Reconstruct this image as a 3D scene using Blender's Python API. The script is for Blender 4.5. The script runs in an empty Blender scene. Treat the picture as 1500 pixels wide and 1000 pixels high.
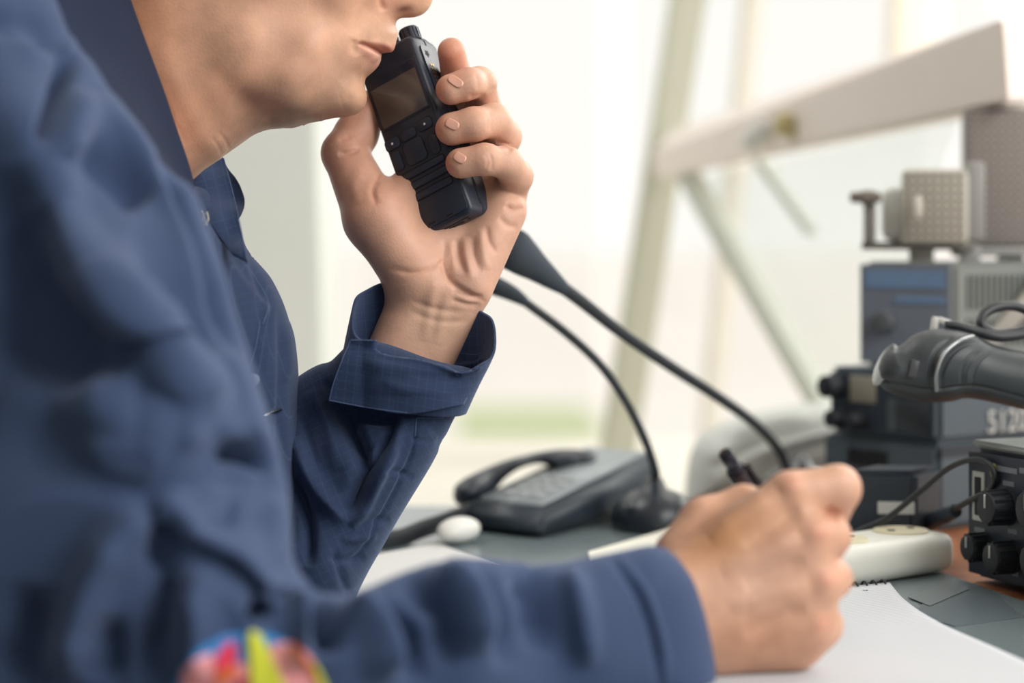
import bpy, bmesh, math, random
import numpy as np
from mathutils import Vector, Matrix
random.seed(7); np.random.seed(7)
SC = bpy.context.scene
COL = SC.collection
FPX = 3250.0          # focal length in pixels of the 1500x1000 frame
CZ = 0.975            # camera height
HOR = 322.0           # horizon row
DESK = 0.75

def P(px, py, d):
    """pixel + distance -> point in the room (metres)"""
    return Vector(((px-750.0)*d/FPX, d, CZ-(py-HOR)*d/FPX))
def desk_pt(px, py, z=0.0):
    d = (CZ-DESK-z)*FPX/(py-HOR)
    return P(px, py, d)

# ---------------------------------------------------------------- objects
def tag(o, label=None, cat=None, group=None, kind=None):
    if label: o['label'] = label
    if cat: o['category'] = cat
    if group: o['group'] = group
    if kind: o['kind'] = kind
    return o
def empty(name, loc, label=None, cat=None, group=None):
    o = bpy.data.objects.new(name, None); COL.objects.link(o); o.location = loc
    o.empty_display_size = 0.03
    return tag(o, label, cat, group)
def link(name, me, mats, parent=None, smooth=True):
    if not isinstance(mats, (list, tuple)): mats = [mats]
    for m in mats: me.materials.append(m)
    if smooth is True:
        me.polygons.foreach_set('use_smooth', [True]*len(me.polygons))
    o = bpy.data.objects.new(name, me); COL.objects.link(o)
    if parent is not None:
        o.parent = parent
        # parents are plain translations / rotations
        o.matrix_parent_inverse = pmat(parent).inverted()
    return o
def pmat(o):
    m = Matrix.LocRotScale(o.location, o.rotation_euler, o.scale)
    if o.parent is not None: m = pmat(o.parent) @ o.matrix_parent_inverse @ m
    return m
def np_mesh(name, V, Q):
    """V (n,3), Q (m,4) or (m,3)"""
    V = np.asarray(V, np.float32); Q = np.asarray(Q, np.int32)
    me = bpy.data.meshes.new(name)
    k = Q.shape[1]
    me.vertices.add(len(V)); me.vertices.foreach_set('co', V.ravel())
    me.loops.add(Q.size); me.loops.foreach_set('vertex_index', Q.ravel())
    me.polygons.add(len(Q))
    me.polygons.foreach_set('loop_start', np.arange(0, Q.size, k, dtype=np.int32))
    me.update(calc_edges=True); me.validate()
    return me
def bm_mesh(name, bm):
    bmesh.ops.recalc_face_normals(bm, faces=bm.faces)
    me = bpy.data.meshes.new(name); bm.to_mesh(me); bm.free(); return me

# simple bmesh builders --------------------------------------------------
def bm_box(bm, c, s, R=None, bevel=0.0, seg=2):
    r = bmesh.ops.create_cube(bm, size=1.0)
    vs = r['verts']
    M = Matrix.Translation(Vector(c)) @ (R.to_4x4() if R is not None else Matrix()) @ Matrix.Diagonal((s[0], s[1], s[2], 1))
    bmesh.ops.transform(bm, matrix=M, verts=vs)
    if bevel > 0:
        es = list({e for v in vs for e in v.link_edges})
        bmesh.ops.bevel(bm, geom=es, offset=bevel, segments=seg, affect='EDGES', profile=0.5)
def bm_cyl(bm, a, b, r1, r2=None, n=24, bevel=0.0):
    a = Vector(a); b = Vector(b); r2 = r1 if r2 is None else r2
    d = b-a; L = d.length
    q = d.to_track_quat('Z', 'Y').to_matrix().to_4x4()
    M = Matrix.Translation((a+b)/2) @ q
    r = bmesh.ops.create_cone(bm, cap_ends=True, segments=n, radius1=r1, radius2=r2, depth=L)
    vs = r['verts']
    bmesh.ops.transform(bm, matrix=M, verts=vs)
    if bevel > 0:
        es = [e for e in {e for v in vs for e in v.link_edges} if any(len(f.verts) > 4 for f in e.link_faces)]
        bmesh.ops.bevel(bm, geom=es, offset=bevel, segments=2, affect='EDGES', profile=0.5)
def bm_ball(bm, c, r, s=(1,1,1), R=None, n=20):
    rr = bmesh.ops.create_uvsphere(bm, u_segments=n, v_segments=max(8, n//2), radius=1.0)
    M = Matrix.Translation(Vector(c)) @ (R.to_4x4() if R is not None else Matrix()) @ Matrix.Diagonal((r*s[0], r*s[1], r*s[2], 1))
    bmesh.ops.transform(bm, matrix=M, verts=rr['verts'])
def crom(pts, n):
    """catmull-rom resample of an (m,k) list to n samples"""
    p = np.asarray(pts, float); m = len(p)
    pp = np.vstack([2*p[0]-p[1], p, 2*p[-1]-p[-2]])
    t = np.linspace(0, m-1, n); i = np.minimum(t.astype(int), m-2); f = (t-i)[:, None]
    p0, p1, p2, p3 = pp[i], pp[i+1], pp[i+2], pp[i+3]
    return 0.5*((2*p1)+(-p0+p2)*f+(2*p0-5*p1+4*p2-p3)*f**2+(-p0+3*p1-3*p2+p3)*f**3)
def tube_mesh(name, pts, rad, n=96, seg=14, cap=True):
    """pts list of 3d, rad scalar or list per control point"""
    k = len(pts)
    rr = np.full(k, rad) if np.isscalar(rad) else np.asarray(rad, float)
    C = crom(np.column_stack([np.array([tuple(p) for p in pts]), rr]), n)
    R = np.maximum(C[:, 3], 1e-5); C = C[:, :3]
    T = np.gradient(C, axis=0); T /= np.linalg.norm(T, axis=1)[:, None]+1e-12
    u = np.cross(T[0], [0, 0, 1.0]);
    if np.linalg.norm(u) < 1e-3: u = np.cross(T[0], [1.0, 0, 0])
    u /= np.linalg.norm(u)
    V = []; th = np.linspace(0, 2*np.pi, seg, endpoint=False)
    for i in range(n):
        u = u-T[i]*np.dot(u, T[i]); u /= np.linalg.norm(u); w = np.cross(T[i], u)
        V.append(C[i]+R[i]*(np.cos(th)[:, None]*u+np.sin(th)[:, None]*w))
    V = np.vstack(V); Q = grid_quads(n, seg, True)
    me = bpy.data.meshes.new(name)
    faces = [tuple(q) for q in Q]
    if cap: faces += [tuple(range(seg))[::-1], tuple(range((n-1)*seg, n*seg))]
    me.from_pydata([tuple(v) for v in V], [], faces); me.update()
    return me
def grid_quads(n, m, wrap):
    Q = []
    i = np.arange(n-1)[:, None]; j = np.arange(m if wrap else m-1)[None, :]
    j2 = (j+1) % m
    return np.stack([i*m+j, i*m+j2, (i+1)*m+j2, (i+1)*m+j], -1).reshape(-1, 4)
def loft(stations, n, seg, ex=2.0):
    """stations: rows C(3) A(3) B(3) -> V (n*seg,3); section C + A cos + B sin"""
    S = crom([np.concatenate([np.asarray(x, float).ravel() for x in s]) for s in stations], n)
    th = np.linspace(0, 2*np.pi, seg, endpoint=False)
    c = np.sign(np.cos(th))*np.abs(np.cos(th))**(2/ex); s = np.sign(np.sin(th))*np.abs(np.sin(th))**(2/ex)
    V = S[:, None, 0:3]+S[:, None, 3:6]*c[None, :, None]+S[:, None, 6:9]*s[None, :, None]
    return V.reshape(-1, 3)

# ---------------------------------------------------------------- implicit modelling
def seg_poly(poly, it=1):
    p = np.asarray(poly, float)
    for _ in range(it):                       # chaikin, mild
        q = np.roll(p, -1, 0)
        p = np.stack([0.8*p+0.2*q, 0.2*p+0.8*q], 1).reshape(-1, 2)
    return p
def sdist2(X, Y, poly):
    """signed distance, positive inside"""
    d2 = np.full(X.shape, 1e12); ins = np.zeros(X.shape, bool)
    n = len(poly)
    for i in range(n):
        ax, ay = poly[i]; bx, by = poly[(i+1) % n]
        ex, ey = bx-ax, by-ay
        L = ex*ex+ey*ey+1e-12
        t = np.clip(((X-ax)*ex+(Y-ay)*ey)/L, 0, 1)
        d2 = np.minimum(d2, (X-ax-t*ex)**2+(Y-ay-t*ey)**2)
        if ay != by:
            c = ((ay > Y) != (by > Y)) & (X < (bx-ax)*(Y-ay)/(by-ay)+ax)
            ins ^= c
    return np.where(ins, 1, -1)*np.sqrt(d2)
def idw(X, Y, ctrl, pw=3.0):
    ctrl = np.asarray(ctrl, float); k = ctrl.shape[1]-2
    W = np.zeros(X.shape); out = [np.zeros(X.shape) for _ in range(k)]
    for c in ctrl:
        w = 1.0/((X-c[0])**2+(Y-c[1])**2+400.0)**(pw/2); W += w
        for i in range(k): out[i] += w*c[2+i]
    return [o/W for o in out]
def blur2(a, r):
    for ax in (0, 1):
        for _ in range(2):
            k = 2*r+1
            pad = [(0, 0), (0, 0)]; pad[ax] = (r+1, r)
            c = np.cumsum(np.pad(a, pad, mode='edge'), axis=ax)
            a = (np.take(c, np.arange(k, c.shape[ax]), ax)-np.take(c, np.arange(0, c.shape[ax]-k), ax))/k
    return a
class Vox:
    """implicit body in a (px, py, depth-px) block around distance Y0"""
    def __init__(s, lo, hi, h, Y0):
        s.lo = np.array(lo, float); s.h = h; s.Y0 = Y0
        s.n = np.ceil((np.array(hi)-s.lo)/h).astype(int)+1
        s.f = np.full(s.n, 1e3, np.float32)
        s.ax = [(s.lo[i]+h*np.arange(s.n[i])).astype(np.float32) for i in range(3)]
    def _sub(s, lo, hi):
        a = np.clip(np.floor((np.array(lo)-s.lo)/s.h).astype(int), 0, s.n); b = np.clip(np.ceil((np.array(hi)-s.lo)/s.h).astype(int)+1, 0, s.n)
        sl = tuple(slice(a[i], b[i]) for i in range(3))
        if any(b[i] <= a[i] for i in range(3)): return None, None
        return sl, (s.ax[0][sl[0]][:, None, None], s.ax[1][sl[1]][None, :, None], s.ax[2][sl[2]][None, None, :])
    def _merge(s, sl, d, k, cut=False):
        f = s.f[sl]
        if cut: f = -f
        if k > 0:
            hh = np.maximum(k-np.abs(f-d), 0)/k
            r = np.minimum(f, d)-hh*hh*k*0.25
        else: r = np.minimum(f, d)
        s.f[sl] = -r if cut else r
    def cone(s, a, b, ra, rb, k=0, cut=False, flat=None):
        a = np.array(a, float); b = np.array(b, float); m = max(ra, rb)+k+4*s.h
        sl, g = s._sub(np.minimum(a, b)-m, np.maximum(a, b)+m)
        if sl is None: return
        e = b-a; L = e.dot(e)+1e-9
        p = [g[i]-np.float32(a[i]) for i in range(3)]
        t = np.clip((p[0]*e[0]+p[1]*e[1]+p[2]*e[2])/L, 0, 1).astype(np.float32)
        d = np.sqrt((p[0]-t*e[0])**2+(p[1]-t*e[1])**2+(p[2]-t*e[2])**2)-(ra+(rb-ra)*t)
        s._merge(sl, d.astype(np.float32), k, cut)
    def chain(s, pts, k=0, kin=None):
        """pts (x,y,z,r) joined by cones into own field, then merged with k"""
        pts = np.array(pts, float); kin = 6 if kin is None else kin
        m = pts[:, 3].max()+max(k, 4)+4*s.h
        sl, g = s._sub(pts[:, :3].min(0)-m, pts[:, :3].max(0)+m)
        D = None
        for a, b in zip(pts[:-1], pts[1:]):
            e = b[:3]-a[:3]; L = e.dot(e)+1e-9
            p = [g[i]-np.float32(a[i]) for i in range(3)]
            t = np.clip((p[0]*e[0]+p[1]*e[1]+p[2]*e[2])/L, 0, 1).astype(np.float32)
            d = np.sqrt((p[0]-t*e[0])**2+(p[1]-t*e[1])**2+(p[2]-t*e[2])**2)-(a[3]+(b[3]-a[3])*t)
            if D is None: D = d
            else:
                hh = np.maximum(kin-np.abs(D-d), 0)/kin; D = np.minimum(D, d)-hh*hh*kin*0.25
        s._merge(sl, D.astype(np.float32), k)
    def ball(s, c, r, k=0, cut=False):
        c = np.array(c, float); r = np.array(r if np.ndim(r) else (r, r, r), float); m = r.max()+k+4*s.h
        sl, g = s._sub(c-m, c+m)
        if sl is None: return
        p = [g[i]-np.float32(c[i]) for i in range(3)]
        k0 = np.sqrt(sum((p[i]/r[i])**2 for i in range(3))); k1 = np.sqrt(sum((p[i]/r[i]**2)**2 for i in range(3)))+1e-9
        s._merge(sl, (k0*(k0-1)/k1).astype(np.float32), k, cut)
    def inflate(s, poly, ctrl, k=0, it=1, pw=3.0, blur=6, round_px=0):
        """outline poly blown up to a rounded body. ctrl rows: px,py,W,R,zc"""
        poly = seg_poly(poly, it)
        X, Y = np.meshgrid(s.ax[0].astype(float), s.ax[1].astype(float), indexing='ij')
        sd = sdist2(X, Y, poly)
        if round_px:          # soften the ridges of the distance field away from the outline
            sb = blur2(sd, max(1, int(round_px/s.h))); t = np.clip(sd/(1.6*round_px), 0, 1); sd = sd*(1-t)+sb*t
        W, R, zc = [blur2(a, blur) for a in idw(X, Y, ctrl, pw)]
        a = np.maximum(0, 1-sd/R)
        for i0 in range(0, s.n[0], 64):
            sl = slice(i0, min(i0+64, s.n[0]))
            z = s.ax[2][None, None, :]
            w = W[sl][:, :, None].astype(np.float32)
            d = (np.hypot((z-zc[sl][:, :, None].astype(np.float32))/w, a[sl][:, :, None].astype(np.float32))-1)*np.minimum(w, R[sl][:, :, None]).astype(np.float32)
            s._merge((sl, slice(None), slice(None)), d.astype(np.float32), k)
    def front(s, x, y):
        i = int((x-s.lo[0])/s.h); j = int((y-s.lo[1])/s.h); c = np.where(s.f[i, j] < 0)[0]
        return float(s.ax[2][c[0]]) if len(c) else 0.0
    def bulge(s, poly, pts, rise, W, R, k, blur=4):
        """pad of cloth standing 'rise' proud of the present surface"""
        s.inflate(poly, [(x, y, W, R, s.front(x, y)-rise*(q[0] if q else 1)+W) for x, y, *q in pts], k=k, it=2, blur=blur)
    def floor_cut(s, z):
        """keep what is above the world height z"""
        Y = s.Y0*(1+s.ax[2].astype(float)/FPX)
        wz = CZ-(s.ax[1].astype(float)[:, None]-HOR)*Y[None, :]/FPX
        d = ((z-wz)*FPX/s.Y0).astype(np.float32)[None]
        s.f = np.maximum(s.f, d)
    def pxmesh(s):
        """surface nets -> px-space verts, quads"""
        f = s.f; f[0] = f[-1] = 1e3; f[:, 0] = f[:, -1] = 1e3; f[:, :, 0] = f[:, :, -1] = 1e3
        neg = f < 0
        cs = [neg[i:neg.shape[0]-1+i, j:neg.shape[1]-1+j, k:neg.shape[2]-1+k] for i in (0, 1) for j in (0, 1) for k in (0, 1)]
        anyn = cs[0].copy(); alln = cs[0].copy()
        for c in cs[1:]: anyn |= c; alln &= c
        act = anyn & ~alln
        I = np.argwhere(act)
        idx = np.full(act.shape, -1, np.int32); idx[act] = np.arange(len(I))
        off = np.array([(i, j, k) for i in (0, 1) for j in (0, 1) for k in (0, 1)])
        val = np.stack([f[I[:, 0]+o[0], I[:, 1]+o[1], I[:, 2]+o[2]] for o in off], 1)
        acc = np.zeros((len(I), 3)); cnt = np.zeros(len(I))
        for a in range(8):
            for b in range(a+1, 8):
                if np.abs(off[a]-off[b]).sum() != 1: continue
                va, vb = val[:, a], val[:, b]; m = (va < 0) != (vb < 0)
                t = np.where(m, va/np.where(m, va-vb, 1), 0)
                acc += np.where(m[:, None], off[a]+t[:, None]*(off[b]-off[a]), 0); cnt += m
        V = (I+acc/np.maximum(cnt, 1)[:, None])*s.h+s.lo
        Q = []
        for ax in range(3):
            o = [(ax+1) % 3, (ax+2) % 3]
            sh = np.array(f.shape); n0 = [slice(1, -1)]*3; n0[ax] = slice(0, -1); n1 = [slice(1, -1)]*3; n1[ax] = slice(1, None)
            A = neg[tuple(n0)]; B = neg[tuple(n1)]
            e = np.argwhere(A != B); flip = A[tuple(e.T)]
            base = e.copy(); base[:, o[0]] += 1; base[:, o[1]] += 1
            def cell(d0, d1):
                c = base.copy(); c[:, o[0]] -= d0; c[:, o[1]] -= d1
                return idx[c[:, 0], c[:, 1], c[:, 2]]
            q = np.stack([cell(1, 1), cell(0, 1), cell(0, 0), cell(1, 0)], 1)
            q[~flip] = q[~flip][:, ::-1]
            Q.append(q)
        return V, np.vstack(Q)
    def world(s, V):
        Y = s.Y0*(1+V[:, 2]/FPX)
        return np.column_stack([(V[:, 0]-750)*Y/FPX, Y, CZ-(V[:, 1]-HOR)*Y/FPX])

class Skin:
    """world-space vertex array with sculpting strokes"""
    def __init__(s, V, Q):
        s.V = np.asarray(V, float); s.Q = np.asarray(Q)
        e = np.vstack([s.Q[:, [i, (i+1) % s.Q.shape[1]]] for i in range(s.Q.shape[1])]); e.sort(1)
        s.E = np.unique(e, axis=0)
        s.deg = np.bincount(s.E.ravel(), minlength=len(s.V)).astype(float)
        s.col = None
    def smooth(s, it=2, lam=0.5, mask=None):
        for _ in range(it):
            A = np.zeros_like(s.V)
            for i in range(3):
                A[:, i] = np.bincount(s.E[:, 0], s.V[s.E[:, 1], i], len(s.V))+np.bincount(s.E[:, 1], s.V[s.E[:, 0], i], len(s.V))
            A /= np.maximum(s.deg, 1)[:, None]
            l = lam if mask is None else lam*mask[:, None]
            s.V += l*(A-s.V)
    def normals(s):
        q = s.Q; V = s.V
        n = np.cross(V[q[:, 2]]-V[q[:, 0]], V[q[:, -1]]-V[q[:, 1]])
        N = np.zeros_like(V)
        for i in range(3):
            for k in range(q.shape[1]): N[:, i] += np.bincount(q[:, k], n[:, i], len(V))
        return N/(np.linalg.norm(N, axis=1)[:, None]+1e-12)
    def px(s):
        return np.column_stack([750+s.V[:, 0]*FPX/s.V[:, 1], HOR-(s.V[:, 2]-CZ)*FPX/s.V[:, 1]])
    def visible(s, tol=0.012, b=4.0):
        p = s.px(); N = s.normals()
        C = np.array([0, 0, CZ]); vd = C-s.V; vd /= np.linalg.norm(vd, axis=1)[:, None]
        fr = (N*vd).sum(1)
        ij = np.floor((p+2000)/b).astype(int); key = ij[:, 0]*4000+ij[:, 1]
        u, inv = np.unique(key, return_inverse=True)
        mn = np.full(len(u), 1e9); np.minimum.at(mn, inv, s.V[:, 1])
        return (s.V[:, 1] < mn[inv]+tol) & (fr > -0.15), p, N
    def strokes(s, L, tol=0.02):
        """L rows: (pts[(px,py)..], width_px, amp_mm, profile) profile: 'g' gaussian ridge/groove, 's' step (raised on the left of the path)"""
        vis, p, N = s.visible(tol)
        D = np.zeros(len(s.V))
        for row in L:
            pts, w, amp = row[0], row[1], row[2]; prof = row[3] if len(row) > 3 else 'g'
            q = crom(pts, max(2, 8*len(pts))) if len(pts) > 2 else np.asarray(pts, float)
            d2, sg, tt = polydist(p, q, 3.2*w)
            ends = np.clip(np.minimum(tt, 1-tt)*4, 0, 1)**0.7 if prof != 'n' else 1.0
            if prof == 's':
                v = np.exp(-np.clip(d2/w, 0, 9)**1)*np.where(sg > 0, 1, 0)*np.clip(d2/(0.15*w), 0, 1) - 0.35*np.exp(-(d2/(0.35*w))**2)*(sg <= 0)
            else:
                v = np.exp(-(d2/w)**2)
            D += amp*0.001*v*ends*vis
        s.V += N*D[:, None]
    def blobs(s, L, tol=0.02):
        vis, p, N = s.visible(tol); D = np.zeros(len(s.V))
        for (x, y, rx, ry, ang, amp) in L:
            c, n = math.cos(math.radians(ang)), math.sin(math.radians(ang))
            u = ((p[:, 0]-x)*c+(p[:, 1]-y)*n)/rx; v = (-(p[:, 0]-x)*n+(p[:, 1]-y)*c)/ry
            D += amp*0.001*np.exp(-(u*u+v*v))*vis
        s.V += N*D[:, None]
    def base_col(s, c):
        s.col = np.tile(np.array([*c, 1.0]), (len(s.V), 1))
    def paint_poly(s, poly, c, a, soft=4):
        p = s.px(); sd = sdist2(p[:, 0], p[:, 1], seg_poly(poly, 2))
        w = a*np.clip(sd/soft*0.5+0.5, 0, 1); s._mix(c, w)
    def paint_blob(s, x, y, rx, ry, ang, c, a):
        p = s.px(); cc, n = math.cos(math.radians(ang)), math.sin(math.radians(ang))
        u = ((p[:, 0]-x)*cc+(p[:, 1]-y)*n)/rx; v = (-(p[:, 0]-x)*n+(p[:, 1]-y)*cc)/ry
        s._mix(c, a*np.exp(-(u*u+v*v)))
    def paint_line(s, pts, w, c, a):
        q = crom(pts, 8*len(pts)) if len(pts) > 2 else np.asarray(pts, float)
        d, _, _ = polydist(s.px(), q, 3*w); s._mix(c, a*np.exp(-(d/w)**2))
    def _mix(s, c, w):
        w = w[:, None]; s.col[:, :3] = s.col[:, :3]*(1-w)+np.array(c)*w
    def mesh(s, name):
        me = np_mesh(name, s.V, s.Q)
        if s.col is not None:
            at = me.color_attributes.new('Tint', 'FLOAT_COLOR', 'POINT'); at.data.foreach_set('color', s.col.astype(np.float32).ravel())
        return me
def polydist(p, q, rmax):
    """distance, side and 0..1 parameter of points p to polyline q (only near it; far = 1e6)"""
    d = np.full(len(p), 1e6); sg = np.zeros(len(p)); tt = np.zeros(len(p))
    lo = q.min(0)-rmax; hi = q.max(0)+rmax
    m = np.where((p[:, 0] > lo[0]) & (p[:, 0] < hi[0]) & (p[:, 1] > lo[1]) & (p[:, 1] < hi[1]))[0]
    if len(m) == 0: return d, sg, tt
    pm = p[m]; bd = np.full(len(m), 1e6); bs = np.zeros(len(m)); bt = np.zeros(len(m)); n = len(q)-1
    for i in range(n):
        e = q[i+1]-q[i]; L = e.dot(e)+1e-9; r = pm-q[i]
        t = np.clip(r.dot(e)/L, 0, 1); dd = np.hypot(r[:, 0]-t*e[0], r[:, 1]-t*e[1])
        b = dd < bd; bd = np.where(b, dd, bd)
        bs = np.where(b, e[0]*r[:, 1]-e[1]*r[:, 0], bs); bt = np.where(b, (i+t)/n, bt)
    d[m] = bd; sg[m] = -bs; tt[m] = bt
    return d, sg, tt

# ---------------------------------------------------------------- materials
def lin(r, g, b):
    f = lambda c: c/12.92 if c <= 0.04045 else ((c+0.055)/1.055)**2.4
    return (f(r/255), f(g/255), f(b/255), 1.0)
def mat(name, col, rough=0.5, metal=0.0, spec=0.5, sheen=0.0, bump=None, mott=0.0, coat=0.0, sss=0.0, emit=None):
    m = bpy.data.materials.new(name); m.use_nodes = True
    nt = m.node_tree; b = nt.nodes['Principled BSDF']
    b.inputs['Base Color'].default_value = col; b.inputs['Roughness'].default_value = rough
    b.inputs['Metallic'].default_value = metal; b.inputs['Specular IOR Level'].default_value = spec
    if sheen: b.inputs['Sheen Weight'].default_value = sheen
    if coat: b.inputs['Coat Weight'].default_value = coat
    if sss:
        b.inputs['Subsurface Weight'].default_value = sss; b.inputs['Subsurface Radius'].default_value = (0.008, 0.003, 0.0015); b.inputs['Subsurface Scale'].default_value = 1.0
    if emit:
        b.inputs['Emission Color'].default_value = emit[0]; b.inputs['Emission Strength'].default_value = emit[1]
    tc = None
    if mott or bump:
        tc = nt.nodes.new('ShaderNodeTexCoord')
    if mott:
        n = nt.nodes.new('ShaderNodeTexNoise'); n.inputs['Scale'].default_value = 40; n.inputs['Detail'].default_value = 4
        nt.links.new(tc.outputs['Object'], n.inputs['Vector'])
        mx = nt.nodes.new('ShaderNodeMix'); mx.data_type = 'RGBA'
        mx.inputs[6].default_value = tuple(c*(1-mott) for c in col[:3])+(1,); mx.inputs[7].default_value = tuple(min(1, c*(1+mott)) for c in col[:3])+(1,)
        nt.links.new(n.outputs['Fac'], mx.inputs[0]); nt.links.new(mx.outputs[2], b.inputs['Base Color'])
    if bump:
        n = nt.nodes.new('ShaderNodeTexNoise'); n.inputs['Scale'].default_value = bump[0]; n.inputs['Detail'].default_value = 3
        nt.links.new(tc.outputs['Object'], n.inputs['Vector'])
        bp = nt.nodes.new('ShaderNodeBump'); bp.inputs['Strength'].default_value = bump[1]; bp.inputs['Distance'].default_value = bump[2] if len(bump) > 2 else 0.001
        nt.links.new(n.outputs['Fac'], bp.inputs['Height']); nt.links.new(bp.outputs['Normal'], b.inputs['Normal'])
    return m
FAST = False
def cloth_mat(name, c1, c2, grid=0.0, scale=1.0):
    m = mat(name, c1, rough=0.85, spec=0.25, sheen=0.25)
    nt = m.node_tree; b = nt.nodes['Principled BSDF']; L = nt.links
    b.inputs['Sheen Roughness'].default_value = 0.5
    b.inputs['Sheen Tint'].default_value = (0.55, 0.68, 1, 1)
    tc = nt.nodes.new('ShaderNodeTexCoord')
    n = nt.nodes.new('ShaderNodeTexNoise'); n.inputs['Scale'].default_value = 22; n.inputs['Detail'].default_value = 5
    L.new(tc.outputs['Object'], n.inputs['Vector'])
    mx = nt.nodes.new('ShaderNodeMix'); mx.data_type = 'RGBA'; mx.inputs[6].default_value = c1; mx.inputs[7].default_value = c2
    L.new(n.outputs['Fac'], mx.inputs[0]); out = mx.outputs[2]
    # fine thread noise
    n2 = nt.nodes.new('ShaderNodeTexNoise'); n2.inputs['Scale'].default_value = 900; n2.inputs['Detail'].default_value = 2
    L.new(tc.outputs['Object'], n2.inputs['Vector'])
    bp = nt.nodes.new('ShaderNodeBump'); bp.inputs['Strength'].default_value = 0.35; bp.inputs['Distance'].default_value = 0.0006
    L.new(n2.outputs['Fac'], bp.inputs['Height']); L.new(bp.outputs['Normal'], b.inputs['Normal'])
    if grid:
        mp = nt.nodes.new('ShaderNodeUVMap'); mp.uv_map = 'weave'
        sp = nt.nodes.new('ShaderNodeSeparateXYZ'); L.new(mp.outputs['UV'], sp.inputs[0])
        prev = None
        for ax in (0, 1):
            f = nt.nodes.new('ShaderNodeMath'); f.operation = 'FRACT'; L.new(sp.outputs[ax], f.inputs[0])
            l = nt.nodes.new('ShaderNodeMath'); l.operation = 'LESS_THAN'; l.inputs[1].default_value = 0.055 if ax == 0 else 0.045
            L.new(f.outputs[0], l.inputs[0])
            if prev is not None:
                a = nt.nodes.new('ShaderNodeMath'); a.operation = 'MAXIMUM'; L.new(prev, a.inputs[0]); L.new(l.outputs[0], a.inputs[1]); prev = a.outputs[0]
            else: prev = l.outputs[0]
        g = nt.nodes.new('ShaderNodeMath'); g.operation = 'MULTIPLY'; g.inputs[1].default_value = grid; L.new(prev, g.inputs[0])
        mx2 = nt.nodes.new('ShaderNodeMix'); mx2.data_type = 'RGBA'; L.new(g.outputs[0], mx2.inputs[0]); L.new(out, mx2.inputs[6])
        mx2.inputs[7].default_value = lin(150, 175, 215); out = mx2.outputs[2]
    L.new(out, b.inputs['Base Color'])
    return m
M_CLOTH = cloth_mat('navy_cloth', lin(51, 66, 97), lin(61, 77, 110))
M_CLOTH_SHADE = cloth_mat('navy_cloth_shaded', lin(26, 37, 60), lin(33, 45, 70))  # shaded copy of the navy cloth: collar shade put into its colour
M_CLOTH_SHADE.node_tree.nodes['Principled BSDF'].inputs['Sheen Weight'].default_value = 0.05
M_RIP = cloth_mat('navy_ripstop', lin(35, 49, 77), lin(44, 59, 89), grid=0.06)
M_STITCH = mat('thread', lin(92, 112, 150), 0.8)
def skin_mat():
    m = mat('skin', (0.6, 0.35, 0.25, 1), rough=0.48, spec=0.35, sss=0.12)
    nt = m.node_tree; b = nt.nodes['Principled BSDF']; L = nt.links
    a = nt.nodes.new('ShaderNodeAttribute'); a.attribute_name = 'Tint'
    tc = nt.nodes.new('ShaderNodeTexCoord')
    n = nt.nodes.new('ShaderNodeTexNoise'); n.inputs['Scale'].default_value = 90; n.inputs['Detail'].default_value = 4
    L.new(tc.outputs['Object'], n.inputs['Vector'])
    r = nt.nodes.new('ShaderNodeMapRange'); r.inputs[1].default_value = 0.3; r.inputs[2].default_value = 0.7; r.inputs[3].default_value = 0.90; r.inputs[4].default_value = 1.07
    L.new(n.outputs['Fac'], r.inputs[0])
    mx = nt.nodes.new('ShaderNodeMix'); mx.data_type = 'RGBA'; mx.blend_type = 'MULTIPLY'; mx.inputs[0].default_value = 1
    L.new(a.outputs['Color'], mx.inputs[6]); L.new(r.outputs[0], mx.inputs[7]); L.new(mx.outputs[2], b.inputs['Base Color'])
    v = nt.nodes.new('ShaderNodeTexVoronoi'); v.inputs['Scale'].default_value = 650
    L.new(tc.outputs['Object'], v.inputs['Vector'])
    bp = nt.nodes.new('ShaderNodeBump'); bp.inputs['Strength'].default_value = 0.18; bp.inputs['Distance'].default_value = 0.0004
    L.new(v.outputs['Distance'], bp.inputs['Height']); L.new(bp.outputs['Normal'], b.inputs['Normal'])
    return m
M_SKIN = skin_mat()
M_NAIL = mat('nail', lin(222, 170, 150), 0.32, spec=0.5)
M_BLK = mat('black_plastic', lin(40, 48, 62), 0.40, bump=(900, 0.25, 0.0004))
M_BLK2 = mat('black_plastic_smooth', lin(32, 39, 52), 0.3)
M_RUB = mat('black_rubber', lin(28, 33, 40), 0.6)
M_DEEP = mat('recess_black', lin(8, 10, 14), 0.7)
M_GOLD = mat('gold_contact', lin(200, 160, 90), 0.3, metal=1.0)
M_WHITE = mat('white_plastic', lin(225, 226, 222), 0.45)
M_CHROME = mat('bright_metal', lin(210, 210, 208), 0.2, metal=1.0)
# ================================================================= PERSON
person = empty('person', (-0.22, 1.22, 0.45), 'person in navy coverall speaking into a handheld radio while writing', 'person')
BASE = (0.71, 0.405, 0.27)
Vs, Qs, Cs = [], [], []
def add_body(sk):
    off = sum(len(v) for v in Vs); Vs.append(sk.V); Qs.append(sk.Q+off); Cs.append(sk.col)

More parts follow.
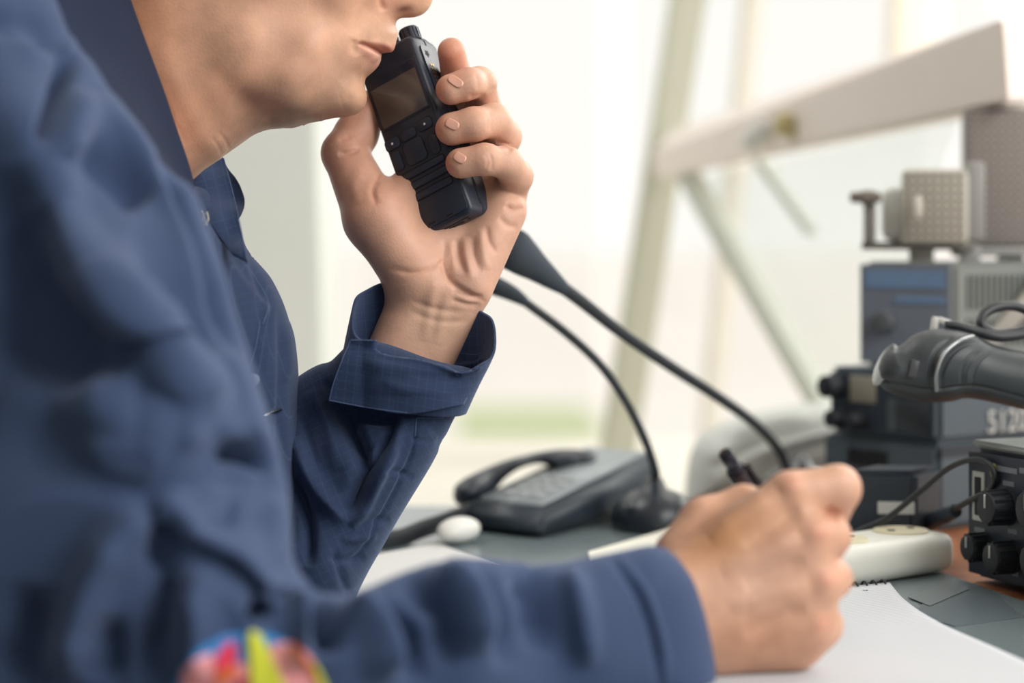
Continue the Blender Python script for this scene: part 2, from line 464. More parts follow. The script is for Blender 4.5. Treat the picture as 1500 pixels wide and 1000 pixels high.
# ---- head and neck (middle plane at 1.30 m)
hv = Vox((80, -500, -215), (700, 345, 215), 2.6 if FAST else 1.7, 1.30)
prof = [(636,-12),(634,0),(629,12),(620,21),(608,25.5),(598,26),(588,26),(581,30),(579,38),(583,46),(582.5,54),(580,64),(578,72),(574,77),(566,77.5),(559,78),(558,82),(558.5,88),(555,96),(549,103),(542,109),(536,114),(534,121),(535,130),(538,140),(537,150),(532,160),(522,167.5),(508,171.5),(490,171.5),(475,173.5),(458,180),(437,187),(412,189.5),(392,190),(372,197),(350,213),(317,236),(283,266),(250,310),(180,340),(100,250),(90,100),(120,-20),(160,-120),(170,-250),(220,-350),(320,-440),(450,-480),(580,-460),(670,-380),(705,-280),(700,-200),(678,-140),(660,-100),(655,-75),(660,-50)]
#        px   py    W    R   zc
hc = [(628,0,30,24,0),(600,8,44,34,0),(566,10,70,60,0),(574,50,64,44,0),(550,70,84,56,0),(522,66,116,70,0),(552,92,72,44,0),(540,120,84,54,0),(522,146,90,68,0),(500,108,110,84,0),(480,162,98,62,0),
      (455,70,158,100,0),(430,120,160,96,0),(420,172,118,58,0),(350,60,172,120,0),(340,130,160,110,0),(360,185,125,80,0),(260,60,160,140,0),(290,190,140,110,0),(220,230,150,120,0),(160,100,160,130,0),
      (500,-20,150,110,0),(600,-80,100,70,0),(560,-150,150,120,0),(450,-250,190,180,0),(300,-250,180,170,0),(400,-60,176,140,0)]
hv.inflate(prof, hc, it=1, pw=3.4, blur=10, round_px=16)
for z in (-1, 1):          # ears and eye sockets (above the picture, but part of the head)
    hv.ball((352,-92,z*172), (30,52,13), k=10); hv.ball((360,-92,z*184), (15,30,8), k=8, cut=True)
    hv.ball((648,-88,z*66), (30,24,30), k=26, cut=True); hv.ball((618,-86,z*62), (27,24,25), k=8)
# nostril wing, near and far
for z in (-30, 30):
    hv.ball((572, 9, z*0.95), (17, 13, 11), k=14)
    hv.cone((589,15,z*0.55), (600,12,z*0.5), 5.5, 5.5, k=6, cut=True)
V, Q = hv.pxmesh(); head = Skin(hv.world(V), Q); head.smooth(3)
head.strokes([
    ([(526,63),(536,66),(547,71),(560,78.5)], 3.2, -2.6),            # mouth line
    ([(540,60),(556,63),(574,70)], 4, 0.7),
    ([(530,72),(543,78),(555,88)], 8, 1.6),                           # lower lip body
    ([(522,58),(519,68),(523,82)], 6, -1.0),                          # mouth corner
    ([(528,112),(515,112),(500,124)], 12, -0.6),                      # chin crease
    ([(556,-6),(559,6),(563,17)], 5, -1.6),                           # wing crease
    ([(548,0),(530,26),(514,52)], 13, -1.0),
    ([(500,150),(465,160),(430,150),(390,130),(340,95)], 22, 1.6),    # jaw edge
    ([(470,178),(430,176),(380,160),(345,135)], 16, -1.6),            # below the jaw
    ([(232,60),(262,130),(300,200),(330,225)], 22, 2.0),              # neck muscle
    ([(215,95),(240,150),(272,215)], 5, -0.6),
    ([(318,190),(330,206),(336,220)], 3, -0.35), ([(306,196),(318,212),(324,228)], 3, -0.25),
    ([(300,90),(350,150),(380,180)], 18, -1.2),
])
head.smooth(1)
head.base_col(BASE)
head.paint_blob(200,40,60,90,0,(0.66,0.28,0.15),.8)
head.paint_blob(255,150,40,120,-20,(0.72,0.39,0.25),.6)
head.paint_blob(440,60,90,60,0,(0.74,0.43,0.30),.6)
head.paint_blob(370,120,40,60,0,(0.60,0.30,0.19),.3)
STUB = (0.30,0.225,0.165)
head.paint_poly([(540,112),(520,120),(505,95),(470,110),(430,135),(380,140),(370,170),(400,192),(480,176),(540,160)], STUB, .27, 40)
head.paint_poly([(583,40),(556,36),(536,52),(540,60),(580,62)], STUB, .30, 14)
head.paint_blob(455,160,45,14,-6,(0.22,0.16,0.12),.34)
head.paint_blob(420,180,40,10,0,(0.24,0.17,0.12),.40)  # darker jaw underside: stubble plus the shade there, painted into the colour
head.paint_blob(500,110,22,30,0,STUB,.25)
LIP = (0.60,0.235,0.19)
head.paint_poly([(530,63),(543,62.5),(560,65),(582,68),(580,80),(560,79.5),(545,72)], LIP, .75, 4)
head.paint_poly([(528,68),(545,74),(562,80),(562,92),(550,104),(542,98),(534,84)], (0.66,0.33,0.27), .65, 8)
head.paint_line([(526,63),(536,66),(547,71),(560,78.5)], 2.0, (0.25,0.07,0.05), .8)
head.paint_blob(592,13,14,6,-10,(0.16,0.05,0.035),.9)
head.paint_blob(566,4,20,14,0,(0.62,0.28,0.20),.5)
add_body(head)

# ---- left hand holding the radio (1.30 m; 2.5 px per mm)
LH = Vox((452, 20, -120), (792, 740, 170), 1.9 if FAST else 1.35, 1.30)
LH.cone((615,434,8),(500,690,0),42,40); LH.cone((664,454,8),(535,700,0),40,40,k=30)
# palm
for a, b, ra, rb in [((622,420,10),(686,170,98),42,26),((640,430,12),(700,205,92),40,28),((660,430,12),(722,240,80),40,28),((680,425,8),(742,285,58),36,28)]:
    LH.cone(a, b, ra, rb, k=16)
LH.cone((608,405,2),(552,318,14),46,46,k=26)
LH.cone((556,325,14),(640,240,90),40,30,k=26)
LH.cone((690,415,-4),(738,310,36),32,33,k=18)                           # heel of the hand
LH.chain([(548,318,20,44),(505,224,66,33),(522,196,86,31),(541,158,96,26)], k=14, kin=10)   # thumb
LH.chain([(690,165,96,25),(670,120,74,23),(661,75,38,20)], k=4, kin=6)                     # index
LH.chain([(700,205,92,26),(710,160,70,24),(702,122,24,23.5),(686,123,-6,23),(661,131,-9,23)], k=4, kin=8)
LH.chain([(722,240,80,26),(738,200,54,25),(722,177,10,25),(694,182,-22,24.5),(662,189,-18,24.5)], k=3, kin=8)
LH.chain([(744,285,54,28),(756,258,30,24),(741,238,-8,23.5),(710,233,-34,22.5),(675,239,-30,22.5)], k=3, kin=8)
V, Q = LH.pxmesh(); lh = Skin(LH.world(V), Q); lh.smooth(3)
lh.strokes([
    ([(570,392),(600,398),(630,392),(648,380)], 5, -1.0),
    ([(652,350),(650,385),(660,412),(690,432),(712,440)], 5, -1.6),
    ([(662,425),(690,436),(708,432)], 4, -1.0), ([(660,438),(685,446),(704,446)], 4, -0.9),
    ([(668,350),(672,375),(682,402)], 5, -1.1), ([(692,345),(694,372),(705,400)], 5, -1.1), ([(712,330),(716,352),(728,372)], 5, -1.1),
    ([(680,345),(684,380),(692,410)], 6, 1.1), ([(704,335),(708,372),(716,396)], 6, 1.0), ([(660,352),(663,380),(668,405)], 6, 1.2),
    ([(740,300),(752,306),(766,303)], 5, -1.4), ([(730,318),(745,330),(758,332)], 5, -1.1),
    ([(600,440),(640,452),(680,458)], 5, -0.6), ([(598,455),(640,470),(690,470)], 5, -0.5), ([(640,400),(632,440),(622,500)], 9, 1.2), ([(662,410),(650,450),(640,505)], 9, 1.0),
    ([(552,300),(546,278),(558,256)], 5, -1.2), ([(495,225),(512,223),(528,218)], 4, -1.6), ([(496,206),(505,203),(515,200)], 4, -0.6),
    ([(536,250),(520,270),(526,300)], 10, 0.8),
    ([(686,143),(698,142),(712,139)], 5, -0.8), ([(716,108),(722,118),(723,130)], 5, 0.8),
    ([(696,107),(700,118),(700,132)], 3, -0.5), ([(716,163),(720,176),(718,194)], 3, -0.5), ([(712,166),(715,178),(713,192)], 3, -0.4), ([(716,222),(721,236),(719,250)], 3, -0.6), ([(711,224),(715,236),(713,248)], 3, -0.4),
    ([(725,208),(742,214),(750,222)], 5, -1.0),
])
lh.smooth(1)
lh.base_col((0.67,0.39,0.28))
RED = (0.64,0.25,0.17)
for x, y, r in [(642,133,15),(642,192,15),(654,243,15),(655,84,18),(660,95,15)]: lh.paint_blob(x, y, r, r*1.2, 0, RED, .55)
lh.paint_blob(520,210,30,60,20,(0.57,0.27,0.19),.55); lh.paint_blob(545,290,40,50,20,(0.60,0.31,0.22),.5)
lh.paint_blob(640,470,50,50,0,(0.68,0.45,0.32),.6); lh.paint_blob(690,390,35,45,0,(0.66,0.40,0.31),.5)
lh.paint_blob(668,76,14,22,-20,(0.60,0.24,0.15),.5)
for x, y in [(712,112),(738,165),(757,232)]: lh.paint_blob(x, y, 14, 14, 0, (0.70,0.45,0.34), .5)
for l in ([(570,392),(600,398),(630,392),(648,380)],[(650,385),(660,412),(690,432),(712,440)],[(552,300),(546,278),(558,256)],[(740,300),(752,306),(766,303)]): lh.paint_line(l, 2.2, (0.48,0.2,0.13), .45)
add_body(lh)

# ---- right hand writing (1.07 m; 3 px per mm)
RH = Vox((840, 650, -230), (1285, 1010, 150), 2.6 if FAST else 1.8, 1.07)
RH.cone((860,905,-130),(1020,880,-4),58,62); RH.cone((860,955,-130),(1025,925,-4),54,58,k=30)
for a, b, ra, rb in [((1010,842,0),(1158,730,8),52,38),((1015,870,-10),(1182,790,-10),54,42),((1020,905,-10),(1194,856,-8),54,40),((1030,930,0),(1184,916,4),52,42)]:
    RH.cone(a, b, ra, rb, k=34)
RH.cone((1120,800,30),(1130,900,40),60,60,k=30)
RH.chain([(1158,728,8,38),(1226,716,26,35),(1205,780,80,28),(1170,850,92,24)], k=10, kin=8)
RH.chain([(1184,790,-10,38),(1216,786,14,30),(1190,846,70,26)], k=7, kin=8)
RH.chain([(1196,856,-8,37),(1220,848,14,28),(1180,890,64,26)], k=7, kin=8)
RH.chain([(1186,916,4,40),(1200,916,22,34),(1160,945,56,28)], k=10, kin=8)
RH.chain([(1000,815,30,44),(1034,768,52,40),(1088,742,72,32),(1150,770,100,26)], k=18, kin=10)
RH.cone((1050,945,14),(1165,945,20),46,38,k=24)
RH.floor_cut(DESK+0.0066)
V, Q = RH.pxmesh(); rh = Skin(RH.world(V), Q); rh.smooth(3)
rh.strokes([
    ([(1040,790),(1090,752),(1140,722)], 15, 2.4), ([(1060,840),(1120,810),(1170,785)], 13, 2.0), ([(1070,890),(1130,870),(1185,855)], 13, 1.7),
    ([(1090,800),(1140,765),(1172,745)], 13, -2.0), ([(1090,860),(1140,835),(1180,822)], 13, -1.9), ([(1090,930),(1140,905),(1180,890)], 13, -2.0),
    ([(1020,760),(1060,728),(1100,712)], 10, -0.8), ([(1208,745),(1222,752),(1230,756)], 6, -1.5),
])
rh.blobs([(1160,712,18,16,0,1.6),(1200,778,16,16,0,1.6),(1212,850,14,16,0,1.4),(1205,915,14,18,0,0.8)])
rh.smooth(2)
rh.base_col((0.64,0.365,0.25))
rh.paint_blob(1060,790,70,34,-35,(0.50,0.235,0.10),.85); rh.paint_blob(1100,930,90,40,0,(0.52,0.26,0.15),.65); rh.paint_blob(1030,860,30,60,0,(0.60,0.32,0.2),.4)  # hand shading painted into the skin: darker upper edge and lower side
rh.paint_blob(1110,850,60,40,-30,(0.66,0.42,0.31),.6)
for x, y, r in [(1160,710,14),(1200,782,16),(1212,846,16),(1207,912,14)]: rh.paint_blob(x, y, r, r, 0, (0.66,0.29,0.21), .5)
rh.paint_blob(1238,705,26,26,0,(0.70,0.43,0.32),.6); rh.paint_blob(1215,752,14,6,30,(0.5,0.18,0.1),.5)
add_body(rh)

# ---- the rest of the body inside the clothes
BD = Vox((-260, 60, -900), (960, 1160, 330), 9, 1.20)
BD.cone((120,300,60),(60,1050,60),150,170); BD.cone((60,420,-190),(170,520,210),70,70,k=60)
BD.cone((130,190,60),(110,350,60),60,100,k=40)
BD.cone((60,330,-320),(200,930,-700),55,45,k=30); BD.cone((200,930,-715),(520,930,-685),42,38,k=20); BD.cone((520,930,-685),(880,918,-480),38,34,k=20); BD.cone((60,330,-320),(100,400,0),60,80,k=30); BD.cone((170,520,210),(445,775,150),46,28,k=30)
V, Q = BD.pxmesh(); bd = Skin(BD.world(V), Q); bd.smooth(2); bd.base_col(BASE); add_body(bd)
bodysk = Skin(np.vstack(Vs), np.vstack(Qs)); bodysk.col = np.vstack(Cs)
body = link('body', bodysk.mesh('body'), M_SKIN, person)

# ---- hair, brows and eyes
M_HAIR = mat('dark_brown_hair', lin(52,40,33), 0.6, bump=(500,0.8,0.001))
HR = Vox((130, -520, -225), (740, 20, 225), 5 if FAST else 3.6, 1.30)
HR.inflate([(690,-285),(650,-262),(575,-250),(500,-215),(452,-150),(432,-88),(404,-84),(392,-150),(340,-165),(300,-120),(262,-40),(200,-30),(132,-60),(150,-140),(160,-255),(212,-358),(314,-450),(450,-492),(585,-472),(680,-390),(714,-290)], [(450,-250,202,60,0),(300,-250,192,60,0),(560,-150,166,50,0),(420,-100,184,50,0),(250,-100,172,50,0),(640,-330,140,60,0)], it=2, blur=5)
V, Q = HR.pxmesh(); hr = Skin(HR.world(V), Q); hr.smooth(2); link('hair', hr.mesh('hair'), M_HAIR, person)
for z in (-1, 1):
    Ye = lambda q: 1.30*(1+q/FPX)
    bm = bmesh.new(); bm_ball(bm, P(619,-86,Ye(z*62)), 0.0104); e_ = link('eye', bm_mesh('eye', bm), mat('eye_white', lin(232,228,222), 0.2), person)
    bm = bmesh.new(); bm_ball(bm, P(638,-82,Ye(z*64)), 0.0052, (0.5,1,1)); link('iris', bm_mesh('iris', bm), mat('iris', lin(70,52,38), 0.15), e_)
    link('eyebrow', tube_mesh('eyebrow', [P(664,-112,Ye(z*28)),P(652,-122,Ye(z*62)),P(622,-120,Ye(z*98)),P(590,-104,Ye(z*118))], [0.003,0.0042,0.0035,0.0015], n=40, seg=10), M_HAIR, person)
# ---- nails: thin curved plates lying on the finger ends
def nail(cx, cy, zc, ax, w, l, bulge):
    """centre px, depth px, length direction (deg, in the picture plane), half sizes px"""
    n, m = 9, 9; V = []
    c, sn = math.cos(math.radians(ax)), math.sin(math.radians(ax))
    for i in range(n):
        for j in range(m):
            u = -1+2*i/(n-1); v = -1+2*j/(m-1)
            k = (1-0.35*max(0, u)**2) if True else 1
            e = max(0.0, 1-abs(u)**4)**0.25
            du, dv = u*l, v*w*(0.82+0.18*e)*(1 if u < 0.6 else 1)
            z = zc-bulge*(1-v*v)+0.18*l*u*u*0.3
            x = cx+du*c-dv*sn; y = cy+du*sn+dv*c
            Y = 1.30*(1+z/FPX); V.append(tuple(P(x, y, Y)))
    return V
def drop_on(V, tree, off):
    out = []
    for v in V:
        d = (Vector(v)-Vector((0, 0, CZ))).normalized()
        h = tree.ray_cast(Vector((0, 0, CZ))+d*0.9, d)
        out.append(tuple(h[0]-d*off if h[0] is not None else v))
    return out
from mathutils.bvhtree import BVHTree
def sk_tree(sk): return BVHTree.FromPolygons([tuple(v) for v in sk.V], [tuple(q) for q in sk.Q])
lh_tree = sk_tree(lh)
for cx, cy, ax, w, l in [(667,119,34,7.5,14),(662,182,28,8,12),(673,231,30,8,11)]:
    n = 13; m = 11; V = []
    c, sn = math.cos(math.radians(ax)), math.sin(math.radians(ax))
    for i in range(n):
        for j in range(m):
            th = (i/(n-1))*2*math.pi; r = (j+0.0)/(m-1)
            ex = 0.6
            u = math.copysign(abs(math.cos(th))**ex, math.cos(th))*r*l; v = math.copysign(abs(math.sin(th))**ex, math.sin(th))*r*w
            V.append(tuple(P(cx+u*c-v*sn, cy+u*sn+v*c, 1.25)))
    V = drop_on(V, lh_tree, 0.0)
    # push out: raised in the middle, tucked in at the rim
    k = 0; out = []
    for i in range(n):
        for j in range(m):
            d = (Vector(V[k])-Vector((0, 0, CZ))).normalized(); r = j/(m-1)
            out.append(tuple(Vector(V[k])-d*(0.0009 if r < 0.86 else 0.0009-0.0022*(r-0.86)/0.14))); k += 1
    me = np_mesh('fingernail', np.array(out), grid_quads(n, m, False))
    link('fingernail', me, M_NAIL, person)
# ================================================================= JACKET
def add_uv(me, fn):
    """weave coordinates from the rest shape of the cloth"""
    uv = me.uv_layers.new(name='weave')
    co = np.zeros(len(me.vertices)*3, np.float32); me.vertices.foreach_get('co', co); co = co.reshape(-1, 3)
    li = np.zeros(len(me.loops), np.int32); me.loops.foreach_get('vertex_index', li)
    uv.data.foreach_set('uv', fn(co)[li].astype(np.float32).ravel())
def weave(ax, ay, s):
    ax = np.array(ax, float); ay = np.array(ay, float); ax /= np.linalg.norm(ax); ay /= np.linalg.norm(ay)
    return lambda co: np.column_stack([co@ax/s, co@ay/s])

# ---- trunk of the jacket (front edge outline)
TR = Vox((-330, -260, -800), (480, 1180, 330), 5.5 if FAST else 3.6, 1.28)
trunk = [(230,262),(268,262),(296,262),(316,272),(334,305),(352,340),(362,366),(378,384),(398,407),(416,444),(430,490),(436,530),(438,560),(443,640),(445,760),(440,900),(430,1100),(100,1170),(-200,1170),(-320,900),(-320,200),(-200,-10),(-60,-70),(40,-60),(100,-20),(160,90),(200,190)]
tc_ = [(300,300,150,60,-20),(400,440,170,90,-10),(435,560,190,100,0),(440,800,210,110,0),(250,500,290,200,10),(200,800,300,220,10),(0,600,300,200,10),(-100,100,260,160,10),(100,150,200,120,10),(60,-60,150,100,0)]
TR.inflate(trunk, tc_, it=2, blur=5)
# near half of the chest and back, closing up to the sleeve of the writing arm; far upper arm
TR.cone((150,430,-150),(140,460,-600),150,125,k=90); TR.cone((130,800,-120),(140,830,-560),200,160,k=90); TR.cone((30,240,-60),(10,270,-620),125,120,k=90)
TR.cone((140,420,230),(390,730,110),110,72,k=60)
V, Q = TR.pxmesh(); tr = Skin(TR.world(V), Q); tr.smooth(4)
tr.strokes([
    ([(296,300),(330,350),(356,392),(392,440)], 7, -1.6),
    ([(392,440),(386,470),(378,520),(370,560)], 5, 2.2), ([(400,446),(394,476),(386,522),(378,566)], 4, -1.6),
    ([(372,612),(392,606),(412,599)], 3, -2.0),
    ([(376,632),(396,626),(414,620)], 3, -0.8), ([(376,648),(396,643),(414,638)], 3, -0.7),
    ([(408,450),(412,520),(410,640),(412,760)], 6, -2.0), ([(364,372),(380,410),(398,450)], 6, -2.4),
    ([(420,470),(424,520),(420,560)], 8, 1.5),
])
me = tr.mesh('jacket'); add_uv(me, weave((0.9,-0.2,0.25),(-0.2,0,1),0.0050))
jacket = link('jacket', me, M_RIP, person)

# ---- far sleeve (arm that holds the radio)
FS = Vox((330, 470, -170), (740, 960, 170), 3.2 if FAST else 2.1, 1.27)
fs = [(425,560),(437,551),(452,541),(468,533),(484,530),(496,518),(515,498),(560,500),(640,530),(700,540),(690,572),(667,609),(652,640),(636,674),(618,704),(600,733),(580,766),(560,802),(540,836),(520,876),(500,930),(470,950),(380,950),(340,860),(350,700),(395,590)]
fc = [(430,570,70,50,30),(480,560,72,60,40),(540,560,72,60,30),(600,560,80,80,10),(660,590,85,60,0),(560,700,110,90,-5),(620,660,90,60,0),(480,850,120,80,-30),(400,700,110,90,30),(540,800,90,60,-20)]
FS.inflate(fs, fc, it=2, blur=5); FS.floor_cut(DESK+0.003)
V, Q = FS.pxmesh(); fsk = Skin(FS.world(V), Q); fsk.smooth(3)
fsk.strokes([
    ([(478,590),(500,606),(520,640),(530,690),(520,735),(496,752)], 12, -11.0),     # big hollow under the flap
    ([(500,600),(545,612),(585,612)], 10, -6.5),
    ([(592,612),(574,660),(548,710),(530,748),(512,770)], 9, 5.5),                  # placket ridge
    ([(582,612),(560,655),(536,700),(522,738)], 8, -7.0),
    ([(612,612),(604,660),(588,700),(570,735),(540,790),(515,825)], 3.0, -1.7),      # seam beside the ridge
    ([(560,640),(530,655),(508,640)], 8, -3.0), ([(552,622),(530,630),(515,620)], 6, 2.2),
    ([(430,640),(450,690),(480,735),(512,765)], 14, 7),                           # long fold
    ([(432,700),(446,740),(452,790),(450,830)], 9, -7), ([(425,660),(418,720),(425,800)], 10, -3.5),
    ([(455,570),(480,620),(496,690)], 13, 3.0), ([(470,560),(492,570),(500,590)], 8, -3.0), ([(440,600),(452,650),(462,700)], 9, -2.6),
    ([(560,690),(580,690),(606,700)], 5, -1.6), ([(520,775),(545,765),(572,760)], 6, -2.2), ([(500,790),(525,790),(552,784)], 6, 1.8), ([(480,815),(510,820),(535,815)], 6, -1.8), ([(630,625),(645,640),(640,660)], 6, -1.2),
    ([(490,800),(500,840),(512,870)], 6, -2.0), ([(600,640),(618,646),(640,642)], 4, -0.9),
])
fsk.smooth(1)
me = fsk.mesh('sleeve'); add_uv(me, weave((0.9,0,0.42),(-0.42,0.1,0.9),0.0050))
far_sleeve = link('sleeve', me, M_RIP, jacket)

# ---- unbuttoned cuff of that sleeve: flared band with an open rim
def cuff_ring(c, a, b):    # px vectors -> world section
    z2 = lambda v: np.array(v, float)
    c, a, b = z2(c), z2(a), z2(b)
    def W(q): Y = 1.27*(1+q[2]/FPX); return np.array(P(q[0], q[1], Y))
    c0 = W(c); return (c0, W(c+a)-c0, W(c+b)-c0)
CU = [((586,590,0),(98,12,0),(0,-14,92)), ((600,548,0),(103,10,0),(0,-24,96)), ((612,510,0),(106,14,0),(0,-36,98)), ((621,478,0),(106,18,0),(0,-56,98))]
n, sgm = 60, 240
Vc = loft([cuff_ring(*c) for c in CU], n, sgm, ex=2.3)
Vi = loft([cuff_ring(c, tuple(x*0.965 for x in a), tuple(x*0.965 for x in b)) for c, a, b in CU], n, sgm, ex=2.3)
def band(Vo, Vi, n, m):
    Q = grid_quads(n, m, True)
    k = n*m; j = np.arange(m); j2 = (j+1) % m
    rim = np.stack([(n-1)*m+j, (n-1)*m+j2, k+(n-1)*m+j2, k+(n-1)*m+j], 1)
    rim0 = np.stack([j2, j, k+j, k+j2], 1)
    return np.vstack([Vo, Vi]), np.vstack([Q, Q[:, ::-1]+k, rim, rim0])
# rumple the rim a little
th = np.tile(np.linspace(0, 2*np.pi, sgm, endpoint=False), n); u = np.repeat(np.linspace(0, 1, n), sgm)
for A in (Vc, Vi):
    A[:, 2] += 0.0022*u*np.sin(3*th+0.6)+0.0012*u*np.sin(7*th)
    A[:, 1] += 0.002*np.sin(2*th+5*u)
Vb, Qb = band(Vc, Vi, n, sgm); cs = Skin(Vb, Qb)
cs.strokes([
    ([(520,512),(570,516),(627,526),(690,532)], 2.2, -0.6), ([(486,575),(540,590),(595,600)], 2.2, -0.6),
    ([(600,545),(640,555),(700,548)], 9, -1.6), ([(560,560),(610,575),(670,580)], 10, 1.6), ([(530,530),(580,540),(630,545)], 9, 1.3), ([(640,530),(670,538),(712,525)], 6, 1.5),
], tol=0.012)
me = cs.mesh('cuff'); add_uv(me, weave((1,0,0.05),(-0.1,0,1),0.0050))
far_cuff = link('cuff', me, M_RIP, jacket)
# turned-over flap end of the cuff
def patch_px(rows, Yf, thick, name, m, parent, nn=40, uv=None):
    """rows of px polylines -> a thin cloth panel; Yf(px,py)->distance"""
    hasY = len(rows[0][0]) == 3          # rows may carry their own distance
    G = np.array([crom(r, nn) for r in rows]); k = len(rows)
    G = np.array([crom(G[:, j], nn) for j in range(nn)]).transpose(1, 0, 2)
    V = np.array([[tuple(P(q[0], q[1], q[2] if hasY else Yf(q[0], q[1]))) for q in r] for r in G]).reshape(-1, 3)
    sk = Skin(V, grid_quads(nn, nn, False)); N = sk.normals()
    if (N*(np.array([0, 0, CZ])-V)).sum() < 0: N = -N
    Vb = V-N*thick
    Q = grid_quads(nn, nn, False); kk = nn*nn
    bd = np.concatenate([np.arange(nn), np.arange(1, nn)*nn+nn-1, (nn-1)*nn+np.arange(nn-2, -1, -1), np.arange(nn-2, 0, -1)*nn]); b2 = np.roll(bd, -1)
    Q = np.vstack([Q, Q[:, ::-1]+kk, np.stack([b2, bd, bd+kk, b2+kk], 1)])
    me = np_mesh(name, np.vstack([V, Vb]), Q)
    bm = bmesh.new(); bm.from_mesh(me); bmesh.ops.recalc_face_normals(bm, faces=bm.faces); bm.to_mesh(me); bm.free()
    if uv: add_uv(me, uv)
    return link(name, me, m, parent)
cst = sk_tree(cs)
def on(tree, lift):
    def f(x, y):
        d = P(x, y, 1.0)-Vector((0, 0, CZ)); d.normalize(); h = tree.ray_cast(Vector((0, 0, CZ)), d)
        return (h[0].y if h[0] is not None else 1.235)-lift
    return f
ch = on(cst, 0.0)
def flapY(x, y):
    rim = 497+(x-513)*0.14 if x < 627 else 513+(x-627)*0.133
    xx, yy = max(x, 532), min(max(y, rim+9), 580)
    lift = 0.0030*min(1, max(-0.7, (665-x)/110))+(0.003*min(1, (580-x)/60) if x < 580 else 0)
    return ch(xx, yy)-lift+(0.00002*(532-x) if x < 532 else 0)
patch_px([[(513,497),(560,499),(627,512),(700,520)],[(500,528),(560,535),(630,545),(700,545)],[(488,560),(550,572),(615,582),(690,572)],[(481,587),(540,598),(600,606),(680,592)]], flapY, 0.0016, 'cuff_flap', M_RIP, jacket, nn=60, uv=weave((1,0,-0.1),(0.2,0,1),0.0050))
trf = on(sk_tree(tr), 0.0016)
patch_px([[(316,348),(334,362),(350,374),(363,388)],[(326,392),(348,410),(372,426),(394,440)],[(336,440),(352,452),(368,462),(387,476)],[(350,530),(358,536),(364,542),(372,550)]], trf, 0.0014, 'placket', M_RIP, jacket, uv=weave((0.9,-0.2,0.25),(-0.2,0,1),0.0050))

# ---- near shoulder and arm (writing arm)
NS = Vox((-300, -260, -260), (1090, 1190, 470), 6.5 if FAST else 4.2, 0.96)
near = [(50,-70),(75,-15),(110,60),(150,120),(190,175),(228,225),(258,258),(281,272),(292,292),(301,318),(318,368),(336,418),(352,470),(366,520),(378,560),(391,598),(402,632),(411,664),(419,700),(426,740),(428,780),(430,820),(446,848),(470,864),(505,872),(535,862),(570,846),(620,826),(680,816),(720,818),(765,824),(810,826),(860,816),(900,808),(955,796),(985,806),(1018,850),(1038,910),(1052,1000),(1050,1050),(900,1075),(600,1110),(300,1160),(0,1170),(-150,1000),(-240,700),(-260,300),(-260,50),(-200,-60),(-60,-110)]
ncx = [(60,-100,140,90,330),(100,40,150,110,280),(200,190,100,90,200),(285,285,60,60,170),(40,200,190,160,120),(300,400,110,100,90),(200,420,190,160,10),(360,560,110,100,40),(220,650,190,160,-70),(400,720,100,90,10),
       (100,850,180,160,-130),(300,930,170,130,-120),(480,960,140,110,-70),(650,940,125,100,25),(850,920,118,100,190),(1000,910,112,90,300),(1045,990,112,80,320),(0,1050,170,140,-110),(-200,500,160,140,40),(-150,50,160,140,200)]
NS.inflate(near, ncx, it=2, pw=3.0, blur=7)
# sleeve cloth hanging over the crook of the elbow, and the pouch under it
NS.bulge([(60,500),(200,430),(330,470),(375,560),(402,636),(399,656),(372,650),(330,652),(285,664),(245,684),(212,712),(150,700),(80,640)], [(398,640,1.2),(385,640,1.4),(330,640,1.5),(280,655,1.5),(215,700,1.4),(150,690,1.0),(350,560,0.35),(240,580,0.4),(100,600,0.3),(80,540,-0.2),(200,470,-0.3),(320,480,-0.3)], 30, 70, 26, 8, blur=2)
NS.bulge([(218,738),(236,716),(270,704),(320,696),(370,694),(402,704),(419,730),(427,770),(425,820),(416,862),(404,892),(392,898),(384,880),(375,858),(355,836),(325,818),(288,802),(252,786),(228,764)], [(412,760,0.5),(416,830,1.0),(398,885,1.6),(384,860,1.7),(355,825,1.8),(310,800,1.9),(265,780,1.9),(230,752,1.5),(400,710,-0.1),(350,700,-0.1),(290,705,0.0),(240,720,0.5),(340,760,1.0),(390,770,0.7)], 40, 60, 24, 4, blur=2)
NS.floor_cut(DESK+0.0068)
V, Q = NS.pxmesh(); ns = Skin(NS.world(V), Q); ns.smooth(5)
